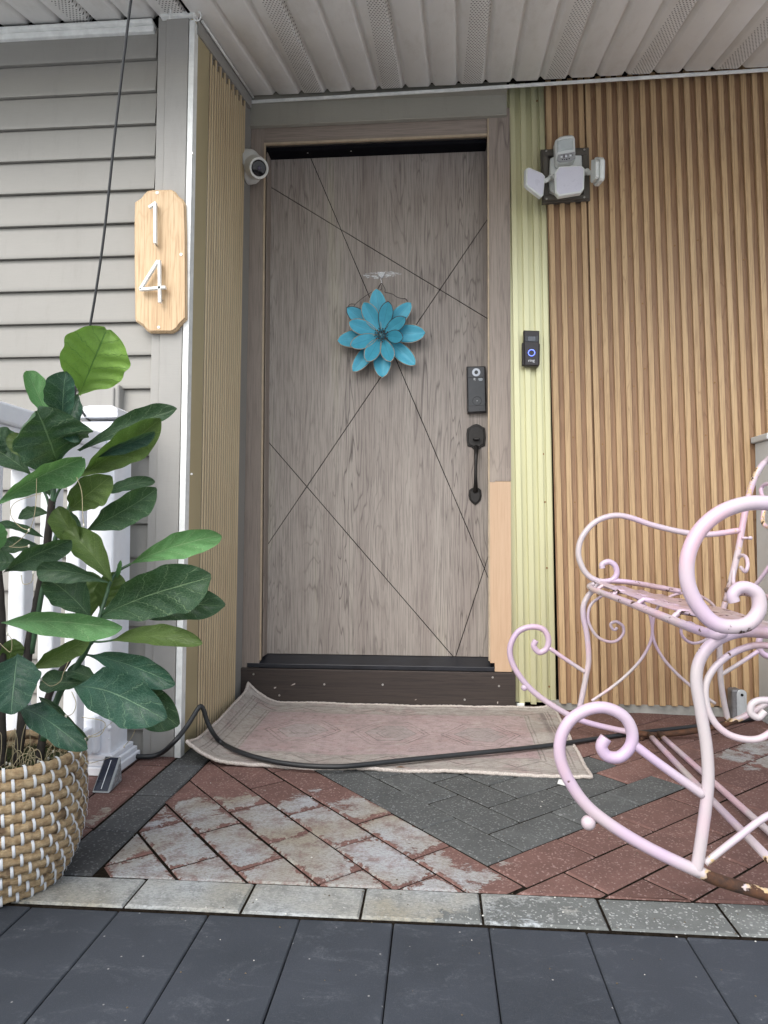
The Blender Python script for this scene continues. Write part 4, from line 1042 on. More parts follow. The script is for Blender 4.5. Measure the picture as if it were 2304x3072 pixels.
def rugp(s_, t_):            # s left->right, t back->front
    xl = -.712+.02*t_; xr = .425-.022*t_
    yb = 2.512; yf = 1.846-.018*s_
    if s_ < .18: yf -= .012*(1-s_/.18)**2; 
    x = xl+(xr-xl)*s_; y = yb+(yf-yb)*t_
    z = .0065+.0016*sin(9*s_+2*t_)+.0020*sin(23*s_*t_+4)+.0010*sin(31*s_+7*t_)
    e = max(0, 1-s_/.115)
    amp = .052-.024*t_+.030*max(0, t_-.55)
    z += amp*e**2.0
    x += (.012*e*e)
    # back-left corner tall, back edge rides up a touch, back-right corner lifts
    z += .020*max(0, 1-t_/.10)**2*e
    z += .018*max(0, 1-(1-s_)/.07)**2*max(0, 1-t_/.14)**2
    z += .006*max(0, 1-t_/.05)**2
    # front-left lip rolls up
    z += .020*max(0, (t_-.80)/.20)**2*max(0, 1-s_/.16)
    return Vector((x, y, z))
m = MB(); vs = [rugp(i/NX, j/NY) for j in range(NY+1) for i in range(NX+1)]; n = NX+1
fs = [(j*n+i, (j+1)*n+i, (j+1)*n+i+1, j*n+i+1) for j in range(NY) for i in range(NX)]
m.add(vs, fs); me = m.mesh('carpet', M['rug'], True); uvl = me.uv_layers.new(name='uv')
for lp_ in me.loops: k = lp_.vertex_index; uvl.data[lp_.index].uv = ((k % n)/NX*1.12, (1-(k//n)/NY)*.69)
o = bpy.data.objects.new('carpet', me); link(o, rg); sd = o.modifiers.new('thickness', 'SOLIDIFY'); sd.thickness = .006; sd.offset = -1
per = [rugp(i/NX, 0) for i in range(NX+1)]+[rugp(1, j/NY) for j in range(1, NY+1)]+[rugp(i/NX, 1) for i in range(NX-1, -1, -1)]+[rugp(0, j/NY) for j in range(NY-1, 0, -1)]
per2 = []
for a, b in zip(per, per[1:]+per[:1]):
    per2 += [a, a.lerp(b, .5)]
per2 = [p+Vector((random.uniform(-1, 1), random.uniform(-1, 1), random.uniform(-1, 1)))*.0011+Vector((0, 0, -.002)) for p in per2]
m = MB(); m.tube(per2, .0052, 7, closed=True); m.build('overlock_edge', M['rug_edge'], rg, smooth=True)
tg = thing('rug_tag', 'white care tag peeking from under the rug corner', 'tag', atZ(1685, 2355))
m = MB(); P = [atZ(x, y, .004) for x, y in ((1676, 2338), (1712, 2338), (1702, 2358), (1672, 2350))]; m.prism(P, (0,0,1), .001); m.build('tag', M['white_trim'], tg)
lf = thing('dry_leaf', 'small curled dry brown leaf on the rug front edge', 'leaf', atZ(1201, 2303, .012))
m = MB(); c = atZ(1201, 2303, .013); m.add([c+Vector((-.014, 0, 0)), c+Vector((0, -.005, .004)), c+Vector((.014, .001, 0)), c+Vector((0, .005, .003)), c], [(0,1,4),(1,2,4),(2,3,4),(3,0,4)]); m.build('blade', plain('dry_leaf_brown', (.16, .09, .05), .8), lf)

# ================================================================== GROUND CABLE
gc = thing('ground_cable', 'black power cable lying across the rug and pavers', 'cable', atZ(760, 2270))
pts = [(-1.05, 1.955, .02)]
for x, y, z in ((378, 2262, .012), (430, 2270, .010), (478, 2262, .014)): p = atZ(x, y, z); pts.append(tuple(p))
for x, y, Yp in ((520, 2228, 1.86), (560, 2180, 1.90), (590, 2132, 1.93), (601, 2119, 1.94), (611, 2130, 1.945), (622, 2165, 1.95), (640, 2200, 1.955)): p = atY(x, y, Yp); pts.append(tuple(p))
for x, y, z in ((665, 2228, .022), (720, 2256, .020), (800, 2280, .0195), (900, 2296, .019), (1010, 2300, .019), (1100, 2293, .019), (1200, 2282, .019), (1400, 2262, .019), (1560, 2246, .018), (1663, 2234, .016), (1740, 2223, .009), (1900, 2200, .008), (2050, 2183, .008), (2150, 2172, .008), (2304, 2150, .008), (2420, 2140, .008)):
    p = atZ(x, y, z); pts.append(tuple(p))
m = MB(); m.tube(smooth_path(pts, 6), .0068, 10); m.build('cable', M['cable'], gc, smooth=True)

# ================================================================== SOLAR LIGHT
M['solar_rim'] = plain('solar_grey_plastic', (.27, .29, .30), .45)
M['solar_cell'] = plain('solar_cell', (.012, .016, .030), .12, 0, .2, 30, .00005)
sm = NT('faceted_clear_side'); vv = sm.vor(sm.pos(), 170, 'F1'); M['facet'] = sm.done(sm.mix(sm.mr(vv, .1, .6), (.50, .54, .56), (.26, .29, .31)), .15, .2, sm.bump(vv, .002, 1.))
so = thing('solar_step_light', 'wedge-shaped solar step light leaning against the railing post base', 'solar light', atZ(318, 2370))
A0 = atZ(275, 2378, .001); B0 = atZ(327, 2380, .001); D0 = atZ(366, 2342, .001); T1 = atY(363, 2270, D0.y-.002); T0 = T1+(A0-B0); T0 = Vector((T0.x, T0.y+.003, T1.z)); E0 = D0+(A0-B0)
m = MB(); m.add([A0, B0, D0, E0, T0, T1], [(0,3,2,1), (0,1,5,4), (1,2,5), (0,4,3), (2,3,4,5)]); m.build('housing', [M['solar_rim']], so, bevel=.002)
def face(P, u, v): return (P[0].lerp(P[1], u)).lerp(P[3].lerp(P[2], u), v)
SF = [A0, B0, T1, T0]; nn = (B0-A0).cross(T0-A0).normalized(); nn = nn if nn.y < 0 else -nn
m = MB(); m.prism([face(SF, u, v)+nn*.0008 for u, v in ((.07, .05), (.88, .05), (.88, .96), (.07, .96))], nn, .001); pc = m.build('solar_panel', M['solar_cell'], so)
m = MB(); m.prism([face(SF, u, v)+nn*.0014 for u, v in ((.46, .10), (.50, .10), (.50, .88), (.46, .88))], nn, .0005); m.build('cell_line', M['print_white'], pc)
c = (B0+D0+T1)/3; ns = (D0-B0).cross(T1-B0).normalized(); ns = ns if ns.x > 0 else -ns
m = MB(); m.prism([c+(p-c)*.86+ns*.0008 for p in (B0, D0, T1)], ns, .001); m.build('side_lens', M['facet'], so)

# ================================================================== ROCKING CHAIR
pk = NT('flaking_pink_enamel'); p = pk.pos(); x_, y_, z_ = pk.sep(p)
n1 = pk.noise(p, 6, 4, .6); n2 = pk.noise(p, 38, 5, .7); n3 = pk.noise(p, 16, 4, .65)
base = pk.mix(pk.mr(n1, .35, .65), (.50, .385, .53), (.545, .42, .50))
base = pk.mix(pk.mr(pk.noise(p, 3.1, 3), .46, .62, 0, .75), base, (.50, .475, .455))
base = pk.mix(pk.mr(pk.noise(pk.vadd(p, (3, 3, 3)), 5, 3), .56, .66, 0, .8), base, (.60, .40, .47))
low = pk.math('MULTIPLY', pk.mr(z_, .10, .03), pk.mr(pk.math('ABSOLUTE', pk.math('SUBTRACT', y_, 1.7)), .43, .47))                     # paint has gone where the runners meet the ground
joint = pk.math('MULTIPLY', pk.mr(x_, .88, .96), pk.mr(z_, .35, .55, .35, 1.))
expo = pk.math('MAXIMUM', pk.math('MULTIPLY', low, pk.mr(pk.math('SUBTRACT', x_, pk.math('MULTIPLY', pk.math('SUBTRACT', y_, 1.2), .20)), .36, .47)), pk.math('MULTIPLY', joint, .36))
rm_ = pk.math('ADD', pk.math('MULTIPLY', expo, .62), pk.math('MULTIPLY', pk.math('SUBTRACT', n3, .5), 1.3))
mask = pk.mr(rm_, .33, .36)
chip = pk.mr(n2, .715, .735)
seat = pk.math('MULTIPLY', pk.mr(z_, .395, .41), pk.mr(z_, .50, .485)); seat = pk.math('MULTIPLY', seat, pk.mr(pk.noise(p, 24, 4, .7), .60, .63))
mask = pk.math('MAXIMUM', pk.math('MAXIMUM', mask, seat), pk.math('MULTIPLY', chip, .9))
rust = pk.mix(pk.mr(n2, .35, .65), (.028, .015, .011), (.10, .042, .018)); cream = (.55, .40, .22)
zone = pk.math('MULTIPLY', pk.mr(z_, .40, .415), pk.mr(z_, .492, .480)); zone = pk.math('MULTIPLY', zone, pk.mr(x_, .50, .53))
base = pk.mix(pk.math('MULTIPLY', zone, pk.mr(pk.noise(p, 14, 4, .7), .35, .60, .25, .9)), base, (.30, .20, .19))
halo = pk.mr(rm_, .255, .29)
cc = pk.mix(pk.math('MULTIPLY', halo, pk.mr(n2, .35, .5)), base, cream); cc = pk.mix(mask, cc, rust)
M['pink'] = pk.done(cc, pk.mix(mask, (.30, .30, .30), (.85, .85, .85)), 0, pk.bump(pk.math('MULTIPLY', mask, -1.), .0015, .8))
ch = thing('rocking_chair', 'pale pink scrolled metal rocking chair with rusty runners', 'rocking chair', (.72, 1.7, 0))
YFAR, YN = 2.2, 1.2
def far(pts): return [atY(x, y, YFAR) for x, y in pts]
def near(pts): return [atY(x, y, YN) for x, y in pts]
def tb(name, P, r_, par=ch, sub=8, seg=12, rf=None):
    m = MB(); m.tube(smooth_path(P, sub), r_, seg, rfun=rf); return m.build(name, M['pink'], par, smooth=True)
XC = atY(1957, 1900, YFAR).x
def mir(P): return [Vector((2*XC-p.x, p.y, p.z)) for p in P]
def tonear(P, dx=-.018): return [Vector((p.x+dx, YN, p.z)) for p in P]
# far side
f_front = far([(1608,1921),(1601,1938),(1618,1957),(1640,1945),(1645,1915),(1628,1887),(1590,1881),(1552,1898),(1530,1945),(1541,1998),(1585,2060),(1650,2112),(1740,2160),(1850,2189),(1940,2203)])
mid = f_front[-1]
f_front.append(Vector((XC, YFAR, .0115)))
f_rear = list(reversed(mir(f_front[:-1])))
f_rocker = f_front+f_rear
tb('rocker', f_rocker, .0092)
f_leg = far([(2040,1774),(1950,1757),(1870,1745),(1815,1745),(1779,1770),(1753,1809),(1750,1850),(1761,1906),(1766,1978),(1758,2030),(1738,2130)])
tb('front_leg', f_leg, .0086)
f_rleg = [atY(2176, 1806, YFAR), atY(2160, 1880, YFAR)]+mir(far([(1758,2030),(1740,2150)]))
tb('rear_leg', f_rleg, .0086)
tb('brace', far([(1648,1944),(1700,1980),(1755,2016)]), .0064); tb('brace', mir(far([(1648,1944),(1700,1980),(1755,2016)])), .0064)
f_scr = far([(1851,1882),(1846,1889),(1837,1886),(1832,1872),(1848,1865),(1868,1878),(1870,1900),(1852,1921),(1825,1925),(1790,1908),(1766,1866),(1768,1824),(1790,1798),(1830,1779),(1880,1780),(1926,1806),(1949,1843),(1956,1906),(1932,1965),(1888,2017),(1835,2062),(1775,2103)])
tb('scroll', f_scr, .0047); tb('scroll', mir(f_scr), .0047)
m = MB(); c = atY(1573, 2063, YFAR); m.ball(c, .0105, 14, 10); m.tube([c, atY(1585, 2054, YFAR)], .004, 8); m.build('ball_foot', M['pink'], ch, smooth=True)
farm = far([(1807,1705),(1807,1693),(1826,1685),(1845,1697),(1850,1722),(1834,1741),(1801,1744),(1770,1731),(1747,1702),(1735,1658),(1747,1610),(1786,1566),(1839,1547),(1888,1552),(1960,1576),(2057,1598),(2130,1603),(2217,1591)])
tb('arm', farm, .0090)
# near side
n_front = near([(1818,2213),(1804,2240),(1822,2268),(1860,2270),(1891,2238),(1896,2195),(1872,2150),(1820,2124),(1765,2128),(1712,2160),(1682,2215),(1682,2280),(1712,2350),(1762,2418),(1840,2480),(1950,2546),(2085,2610),(2190,2652)])
n_front.append(Vector((XC-.03, YN, .013)))
n_rocker = n_front+tonear(f_rear, .0)
tb('rocker', n_rocker, .0102)
n_leg = near([(2420,1915),(2304,1899),(2217,1896),(2147,1923),(2103,1972),(2089,2038),(2103,2136),(2120,2245),(2124,2354),(2108,2490),(2088,2622)])
tb('front_leg', n_leg, .0099)
tb('rear_leg', tonear(f_rleg, 0), .0099)
tb('brace', near([(1900,2232),(1990,2300),(2110,2385)]), .0076); tb('brace', tonear(mir(far([(1648,1944),(1700,1980),(1755,2016)])), 0), .0095)
n_scr = near([(2294,2133),(2275,2152),(2252,2138),(2258,2110),(2290,2100),(2325,2110),(2340,2145),(2325,2185),(2280,2215),(2230,2217),(2180,2200),(2140,2162),(2119,2110),(2119,2049),(2152,1994),(2217,1950),(2304,1937)])
n_scr += tonear(f_scr[15:17], -.0)+[Vector((p.x, YN, p.z)) for p in [f_scr[17]]]
tail = near([(2304,2447),(2210,2515),(2115,2590)])
n_scr = n_scr+[Vector((XC-.045, YN, .20))]+tail
tb('scroll', n_scr, .0058); tb('scroll', tonear(mir(f_scr), 0), .0055)
m = MB(); c = atY(1765, 2468, YN); m.ball(c, .0122, 18, 12); m.tube([c, atY(1778, 2445, YN)], .004, 8); m.build('ball_foot', M['pink'], ch, smooth=True)
YA = 1.12
narm = [atY(x, y, YA) for x, y in ((2203,1806),(2198,1785),(2214,1765),(2243,1763),(2273,1785),(2275,1833),(2243,1871),(2188,1880),(2138,1866),(2091,1814),(2063,1746),(2064,1668),(2096,1596),(2154,1542),(2227,1513),(2304,1509))]
e_ = narm[-1]; narm += [Vector((e_.x+.10, YA+.01, e_.z-.006)), Vector((e_.x+.22, YA+.03, e_.z-.03)), Vector((e_.x+.37, YN-.01, e_.z-.04))]
tb('arm', narm, .0120, rf=lambda t: .72+.28*min(1, t*2.6))
# cross pieces
tb('stretcher', [atY(1945, 2205, YFAR)+Vector((0, 0, .004)), atY(2150, 2420, 1.55) if False else atY(1945, 2205, YFAR).lerp(atY(2330, 2600, YN), .5), atY(2330, 2600, YN)], .0078, sub=3)
a = atY(1945, 2203, YFAR)
tb('stretcher', [Vector((2*XC-a.x, YFAR, a.z+.004)), Vector((2*XC-a.x, 1.7, a.z+.004)), Vector((2*XC-a.x, YN, a.z+.004))], .0078, sub=3)
m = MB()
for dx in (-.010, .040): m.ball(atY(1935, 2212, YFAR-.012)+Vector((dx, -.004, -.004)), .0065, 10, 7)
m.tube([atY(1905, 2200, YFAR-.010), atY(1985, 2210, YFAR-.010)], .0075, 8); m.build('stretcher_plate', M['pink'], ch, smooth=True)
sf0 = atY(1772, 1764, 2.17); sn0 = atY(2112, 1896, 1.23)
tb('seat_front_rail', [sf0+Vector((.02, .03, .012)), sf0, sf0.lerp(sn0, .5), sn0, sn0+Vector((.025, -.025, .006))], .0086, sub=6)
# flat slats, parallel to the front rail, stepping back
z_s = .487
for i in range(7):
    xo = .030+.058*i; z_ = z_s+.002-.0125*i
    A_ = Vector((sf0.x+xo, 2.185, z_)); B_ = Vector((sn0.x+xo, 1.215, z_-.002)); m = MB()
    w_ = .015; n_ = 10; vs = []
    for k in range(n_+1):
        c = A_.lerp(B_, k/n_)+Vector((0, 0, -.006*sin(pi*k/n_)))
        vs += [c+Vector((-w_, 0, 0)), c+Vector((w_, 0, .0)), c+Vector((w_, 0, -.0035)), c+Vector((-w_, 0, -.0035))]
    fs = []
    for k in range(n_):
        for q in range(4): a = k*4; fs.append((a+q, a+(q+1) % 4, a+4+(q+1) % 4, a+4+q))
    fs += [(3,2,1,0), (4*n_, 4*n_+1, 4*n_+2, 4*n_+3)]
    m.add(vs, fs); m.build('seat_slat', M['pink'], ch, bevel=.001)
for t in (.10, .30, .55, .82):
    A_ = sf0.lerp(sn0, t); c = Vector((A_.x, A_.y, A_.z))
    tb('seat_stringer', [c, c+Vector((.012, 0, .012)), c+Vector((.035, 0, z_s-c.z-.008)), c+Vector((.20, 0, z_s-c.z-.013-.033)), c+Vector((.40, 0, z_s-c.z-.012-.078))], .0058, sub=4, seg=8)
bp0 = Vector((atY(2178, 1804, YFAR).x, 1.7, .45)); tp_ = atY(2304, 1378, YFAR); bn = Vector((tp_.z-.45, 0, -(tp_.x-bp0.x))).normalized()
def bk(x, y): return atP(x, y, bp0, bn)
BX = lambda z: bp0.x+(z-.45)*(tp_.x-bp0.x)/(tp_.z-.45)
up = far([(2178,1804),(2212,1663),(2232,1552),(2251,1470),(2275,1411),(2304,1378)])
zt_ = up[-1].z
arch = [Vector((BX(zt_+.05)+.01, 2.10, zt_+.055)), Vector((BX(zt_+.12), 1.9, zt_+.12)), Vector((BX(zt_+.15), 1.7, zt_+.15)), Vector((BX(zt_+.12), 1.5, zt_+.12)), Vector((BX(zt_+.05)+.01, 1.30, zt_+.055))]
tb('back_frame', up+arch+[Vector((p.x, YN, p.z)) for p in reversed(up)], .0095)
tb('back_rail', [Vector((BX(.46), YFAR, .465)), Vector((BX(.46), 1.7, .465)), Vector((BX(.46), YN, .465))], .0085, sub=4)
sA = [bk(x, y) for x, y in ((2222,1702),(2236,1715),(2243,1695),(2238,1672),(2222,1667),(2206,1690),(2200,1740),(2204,1765))]
tb('back_scroll', sA, .0055); 
sB = [bk(x, y) for x, y in ((2196,1762),(2210,1782),(2235,1778),(2266,1755),(2304,1705),(2350,1640))]
tb('back_scroll', sB, .0058)
sC = [bk(x, y) for x, y in ((2330,1580),(2300,1580),(2288,1560),(2294,1510),(2283,1475),(2292,1455),(2315,1450))]
tb('back_scroll', sC, .0060)
for S in (sA, sB, sC): tb('back_scroll', [Vector((p.x, 3.4-p.y, p.z)) for p in S], .0060)
m = MB(); c = atY(2245, 1614, YFAR-.012); m.tube([c+Vector((-.02, 0, 0)), c+Vector((.006, 0, 0))], .004, 8); m.ball(c+Vector((.006, 0, 0)), .0065, 10, 7); m.build('bolt', M['pink'], ch, smooth=True)
m = MB(); c = atY(1846, 1762, 2.08); m.box((c.x-.01, c.y-.01, .468), (c.x+.014, c.y+.01, .4795)); m.build('rubber_pad', M['black_plastic'], ch, bevel=.003)

# ================================================================== POTTED PLANT
BC = Vector((-.792, 1.213, 0)); BH = .236
def br(z):                    # basket radius at height z
    t = z/BH
    return .098+.040*(1-(1-min(1, t/.55))**2.2)-.004*max(0, (t-.75)/.25)**2
bm_ = NT('water_hyacinth_coil'); p = bm_.pos(); ang_x, ang_y, ang_z = bm_.sep(bm_.vadd(p, (-BC.x, -BC.y, 0)))
th_ = bm_.math('ARCTAN2', ang_y, ang_x); row_ = bm_.rnd()
cell = bm_.noise(bm_.comb(bm_.math('MULTIPLY', th_, 11.), bm_.math('MULTIPLY', ang_z, 90.), bm_.math('MULTIPLY', row_, 40.)), 1.2, 4, .6)
fib = bm_.noise(bm_.comb(bm_.math('MULTIPLY', th_, 5.), bm_.math('MULTIPLY', ang_z, 520.), row_), 1.6, 4, .7, 1.5)
cc = bm_.mix(bm_.mr(cell, .30, .68), (.38, .245, .125), (.68, .52, .31))
cc = bm_.mix(bm_.mr(cell, .60, .75), cc, (.70, .55, .34))
cc = bm_.mix(bm_.mr(fib, .52, .66, 0, .6), cc, (.16, .08, .035))
cc = bm_.mix(bm_.mr(bm_.noise(p, 34, 3), .56, .66, 0, .75), cc, (.10, .055, .03))
M['coil'] = bm_.done(cc, .6, 0, bm_.bump(fib, .004, .9))
M['stitch'] = plain('white_plastic_stitch', (.66, .68, .70), .4, 0, .06)
bk_ = thing('woven_basket', 'round coiled basket planter with white stitches at the left edge', 'basket', BC)
NR = 13; rh_ = BH/NR; stitch = MB()
for i in range(NR):
    zc = rh_*(i+.5); R_ = br(zc)-.006; m = MB(); segs = 150; cs = 8; vs = []; fs = []
    ph = .5*(i % 2)
    NS = 28
    for k in range(segs):
        a = 2*pi*k/segs; pinch = 1-.17*abs(cos(pi*(a/(2*pi)*NS+ph)))**10 if True else 1
        wob = 1+.05*sin(a*17+i*3)+.04*sin(a*41+i)
        for q in range(cs):
            b = 2*pi*q/cs; rr_ = (.0098*wob)*pinch
            vs.append(BC+Vector(((R_+rr_*.85*cos(b))*cos(a), (R_+rr_*.85*cos(b))*sin(a), zc+rr_*1.0*sin(b))))
    for k in range(segs):
        k2 = (k+1) % segs
        for q in range(cs): q2 = (q+1) % cs; fs.append((k*cs+q, k2*cs+q, k2*cs+q2, k*cs+q2))
    m.add(vs, fs); m.build('coil', M['coil'], bk_, smooth=True)
    for k in range(NS):
        a = 2*pi*(k+.5-ph)/NS; 
        if not (-2.75 < ((a+pi) % (2*pi))-pi < .75): continue
        jit = random.uniform(-.01, .01); P = []
        r_w = .0112
        for q in range(6):
            b = -1.75+3.5*q/5
            slant = .016*(q/5-.5)+jit
            cr = R_+r_w*.86*cos(b); zz = zc+r_w*1.12*sin(b)
            P.append((cr, a-slant*1.2, zz))
        w_ = .0023/R_
        vs = []
        for cr, aa, zz in P: vs += [BC+Vector((cr*cos(aa-w_), cr*sin(aa-w_), zz)), BC+Vector(((cr+.0007)*cos(aa), (cr+.0007)*sin(aa), zz)), BC+Vector((cr*cos(aa+w_), cr*sin(aa+w_), zz))]
        fs = []
        for q in range(5): fs += [(q*3, q*3+1, q*3+4, q*3+3), (q*3+1, q*3+2, q*3+5, q*3+4)]
        stitch.add(vs, fs)
o = stitch.build('stitching', M['stitch'], bk_, smooth=True); tag(o, kind='stuff')
m = MB(); segs = 48; vs = []
for z in (.002, BH*.5, BH-.01):
    for k in range(segs): a = 2*pi*k/segs; r_ = br(z)-.008; vs.append(BC+Vector((r_*cos(a), r_*sin(a), z)))
fs = []
for l in range(2):
    for k in range(segs): k2 = (k+1) % segs; fs.append((l*segs+k, l*segs+k2, (l+1)*segs+k2, (l+1)*segs+k))
fs.append(tuple(range(segs))[::-1]); m.add(vs, fs); m.build('liner', plain('dark_brown_liner', (.14, .085, .045), .8), bk_, smooth=True)  # plain dark brown lining inside the coils

pt = thing('artificial_fig_tree', 'artificial fiddle leaf fig in a woven basket at the left', 'potted plant', BC+Vector((0, 0, .1)))
M['moss'] = plain('brown_green_moss', (.050, .058, .022), .95, 0, .7, 60, .006)
m = MB(); vs = [BC+Vector((0, 0, BH-.035))]; fs = []
rings_, sg_ = 7, 40
for r_ in range(1, rings_+1):
    for k in range(sg_):
        a = 2*pi*k/sg_; rad = (br(BH)-.010)*r_/rings_; vs.append(BC+Vector((rad*cos(a), rad*sin(a), BH-.040+random.uniform(-.008, .008))))
for k in range(sg_): fs.append((0, 1+k, 1+(k+1) % sg_))
for r_ in range(rings_-1):
    for k in range(sg_): a = 1+r_*sg_+k; b = 1+r_*sg_+(k+1) % sg_; fs.append((a, a+sg_, b+sg_, b))
m.add(vs, fs); m.build('soil', M['moss'], pt, smooth=True)
ms = MB()
for i in range(2600):
    a = random.uniform(0, 2*pi); rad = (br(BH)-.016)*math.sqrt(random.random()); c = BC+Vector((rad*cos(a), rad*sin(a), BH-.038+random.uniform(-.004, .010)))
    d_ = Vector((random.gauss(0, 1), random.gauss(0, 1), random.uniform(.1, 1.1))).normalized()*random.uniform(.006, .016); w_ = d_.cross(Vector((random.random(), random.random(), .3))).normalized()*.0006
    ms.add([c-w_, c+w_, c+d_*.6+Vector((0, 0, .002)), c+d_], [(0, 1, 2), (0, 2, 3)], random.choice((0, 0, 1)))
o = ms.build('moss', [M['moss'], plain('green_moss', (.05, .085, .02), .9)], pt); tag(o, kind='stuff')

M['bark'] = plain('dark_bark', (.030, .025, .021), .85, 0, .5, 60, .004)
M['stem'] = plain('green_stem', (.035, .085, .040), .5, 0, .3, 40)
def stem(pts, r0, r1, mat, name):
    P = smooth_path([atY(x, y, Yp) for x, y, Yp in pts], 6); n = len(P)
    P = [p+Vector((random.uniform(-1, 1), random.uniform(-1, 1), 0))*r0*.10 for p in P]
    m = MB(); m.tube(P, 1., 9, rfun=lambda t: r0+(r1-r0)*t); return m.build(name, M[mat], pt, smooth=True)
stem([(52,2300,1.22),(70,2120,1.22),(88,1935,1.22),(112,1800,1.22),(138,1660,1.22),(152,1540,1.22),(158,1500,1.22)], .0085, .0065, 'bark', 'trunk')
stem([(155,1545,1.22),(160,1480,1.22),(162,1400,1.22),(172,1300,1.225),(195,1250,1.23)], .0055, .0032, 'stem', 'branch')
stem([(6,2320,1.20),(4,2150,1.20),(6,1950,1.20),(2,1780,1.20),(-20,1600,1.21)], .0085, .006, 'bark', 'trunk')
stem([(118,2300,1.23),(142,2110,1.23),(175,2030,1.23),(208,1975,1.24),(240,1900,1.25)], .0075, .005, 'bark', 'trunk')
stem([(130,2220,1.20),(170,2100,1.19),(205,2040,1.18),(245,1975,1.17),(272,1925,1.16)], .0062, .0045, 'stem', 'branch')
stem([(272,1930,1.16),(290,1900,1.16),(300,1850,1.16),(318,1790,1.17),(332,1745,1.18),(352,1715,1.19),(392,1692,1.20)], .0042, .0024, 'stem', 'branch')
stem([(95,1960,1.22),(122,1800,1.215),(160,1640,1.21),(175,1590,1.21),(200,1540,1.21),(215,1500,1.21)], .005, .003, 'stem', 'branch')
stem([(160,1510,1.22),(178,1470,1.215),(210,1435,1.21),(255,1400,1.20)], .0026, .0018, 'stem', 'petiole')
stem([(148,1520,1.22),(135,1480,1.22),(110,1450,1.22),(90,1425,1.22)], .0026, .0018, 'stem', 'petiole')
stem([(280,1925,1.16),(310,1925,1.16),(345,1918,1.16),(400,1900,1.16)], .0022, .0012, 'stem', 'petiole')
stem([(262,1965,1.165),(290,1968,1.16),(325,1972,1.16)], .0020, .0012, 'stem', 'petiole')

def mk_leaf(name, top, under, vein, bright=0.):
    m = NT(name); u, v, _ = m.sep(m.uv()); av = m.math('ABSOLUTE', v)
    wob = m.math('MULTIPLY', m.math('SUBTRACT', m.noise(m.uv(), 6, 2), .5), .10)
    mid_ = m.mr(m.math('ABSOLUTE', m.math('ADD', v, m.math('MULTIPLY', wob, .4))), .030, .014)
    sv = m.math('SUBTRACT', m.math('ADD', u, m.math('MULTIPLY', wob, .8)), m.math('MULTIPLY', m.math('POWER', av, .85), .26))
    fr_ = m.math('ABSOLUTE', m.math('SUBTRACT', m.math('FRACT', m.math('MULTIPLY', sv, 5.2)), .5))
    side = m.mr(fr_, .030, .012)
    net = m.vor(m.vec(m.uv(), (30, 10, 1)), 1., 'DISTANCE_TO_EDGE'); netl = m.mr(net, .07, .02)
    n1 = m.noise(m.pos(), 9, 4, .6)
    bf = m.n('NewGeometry').outputs['Backfacing']
    cc = m.mix(m.mr(n1, .3, .7), tuple(c*.75 for c in top), tuple(c*1.25 for c in top))
    ub = m.mix(m.mr(n1, .3, .7), tuple(c*.8 for c in under), tuple(c*1.15 for c in under)); cc = m.mix(bf, cc, ub)
    cc = m.mix(m.math('MULTIPLY', netl, .26), cc, vein); cc = m.mix(m.math('MULTIPLY', side, .60), cc, vein); cc = m.mix(m.math('MULTIPLY', mid_, .75), cc, vein)
    hgt = m.math('ADD', m.math('MULTIPLY', m.math('MAXIMUM', side, mid_), -1.), m.math('MULTIPLY', netl, -.35))
    mt = m.done(cc, .42, 0, m.bump(hgt, .0016, .8), .4)
    tr = m.n('BsdfTranslucent'); m.put(tr.inputs[0], m.mix(.5, cc, (.16, .34, .05))); mx = m.n('MixShader'); mx.inputs[0].default_value = .16+bright
    m.t.links.new(m.b.outputs[0], mx.inputs[1]); m.t.links.new(tr.outputs[0], mx.inputs[2]); m.t.links.new(mx.outputs[0], m.o.inputs[0])
    return mt
LM = {'dark': mk_leaf('leaf_dark', (.026, .068, .032), (.040, .088, .040), (.20, .30, .16)),
      'teal': mk_leaf('leaf_teal', (.016, .060, .040), (.028, .080, .048), (.18, .30, .19)),
      'olive': mk_leaf('leaf_olive', (.075, .125, .032), (.085, .14, .04), (.19, .27, .09), .06),
      'light': mk_leaf('leaf_light', (.10, .25, .09), (.12, .25, .07), (.32, .50, .25), .10),
      'lime': mk_leaf('leaf_lime', (.17, .31, .055), (.17, .31, .06), (.06, .16, .04), .12)}
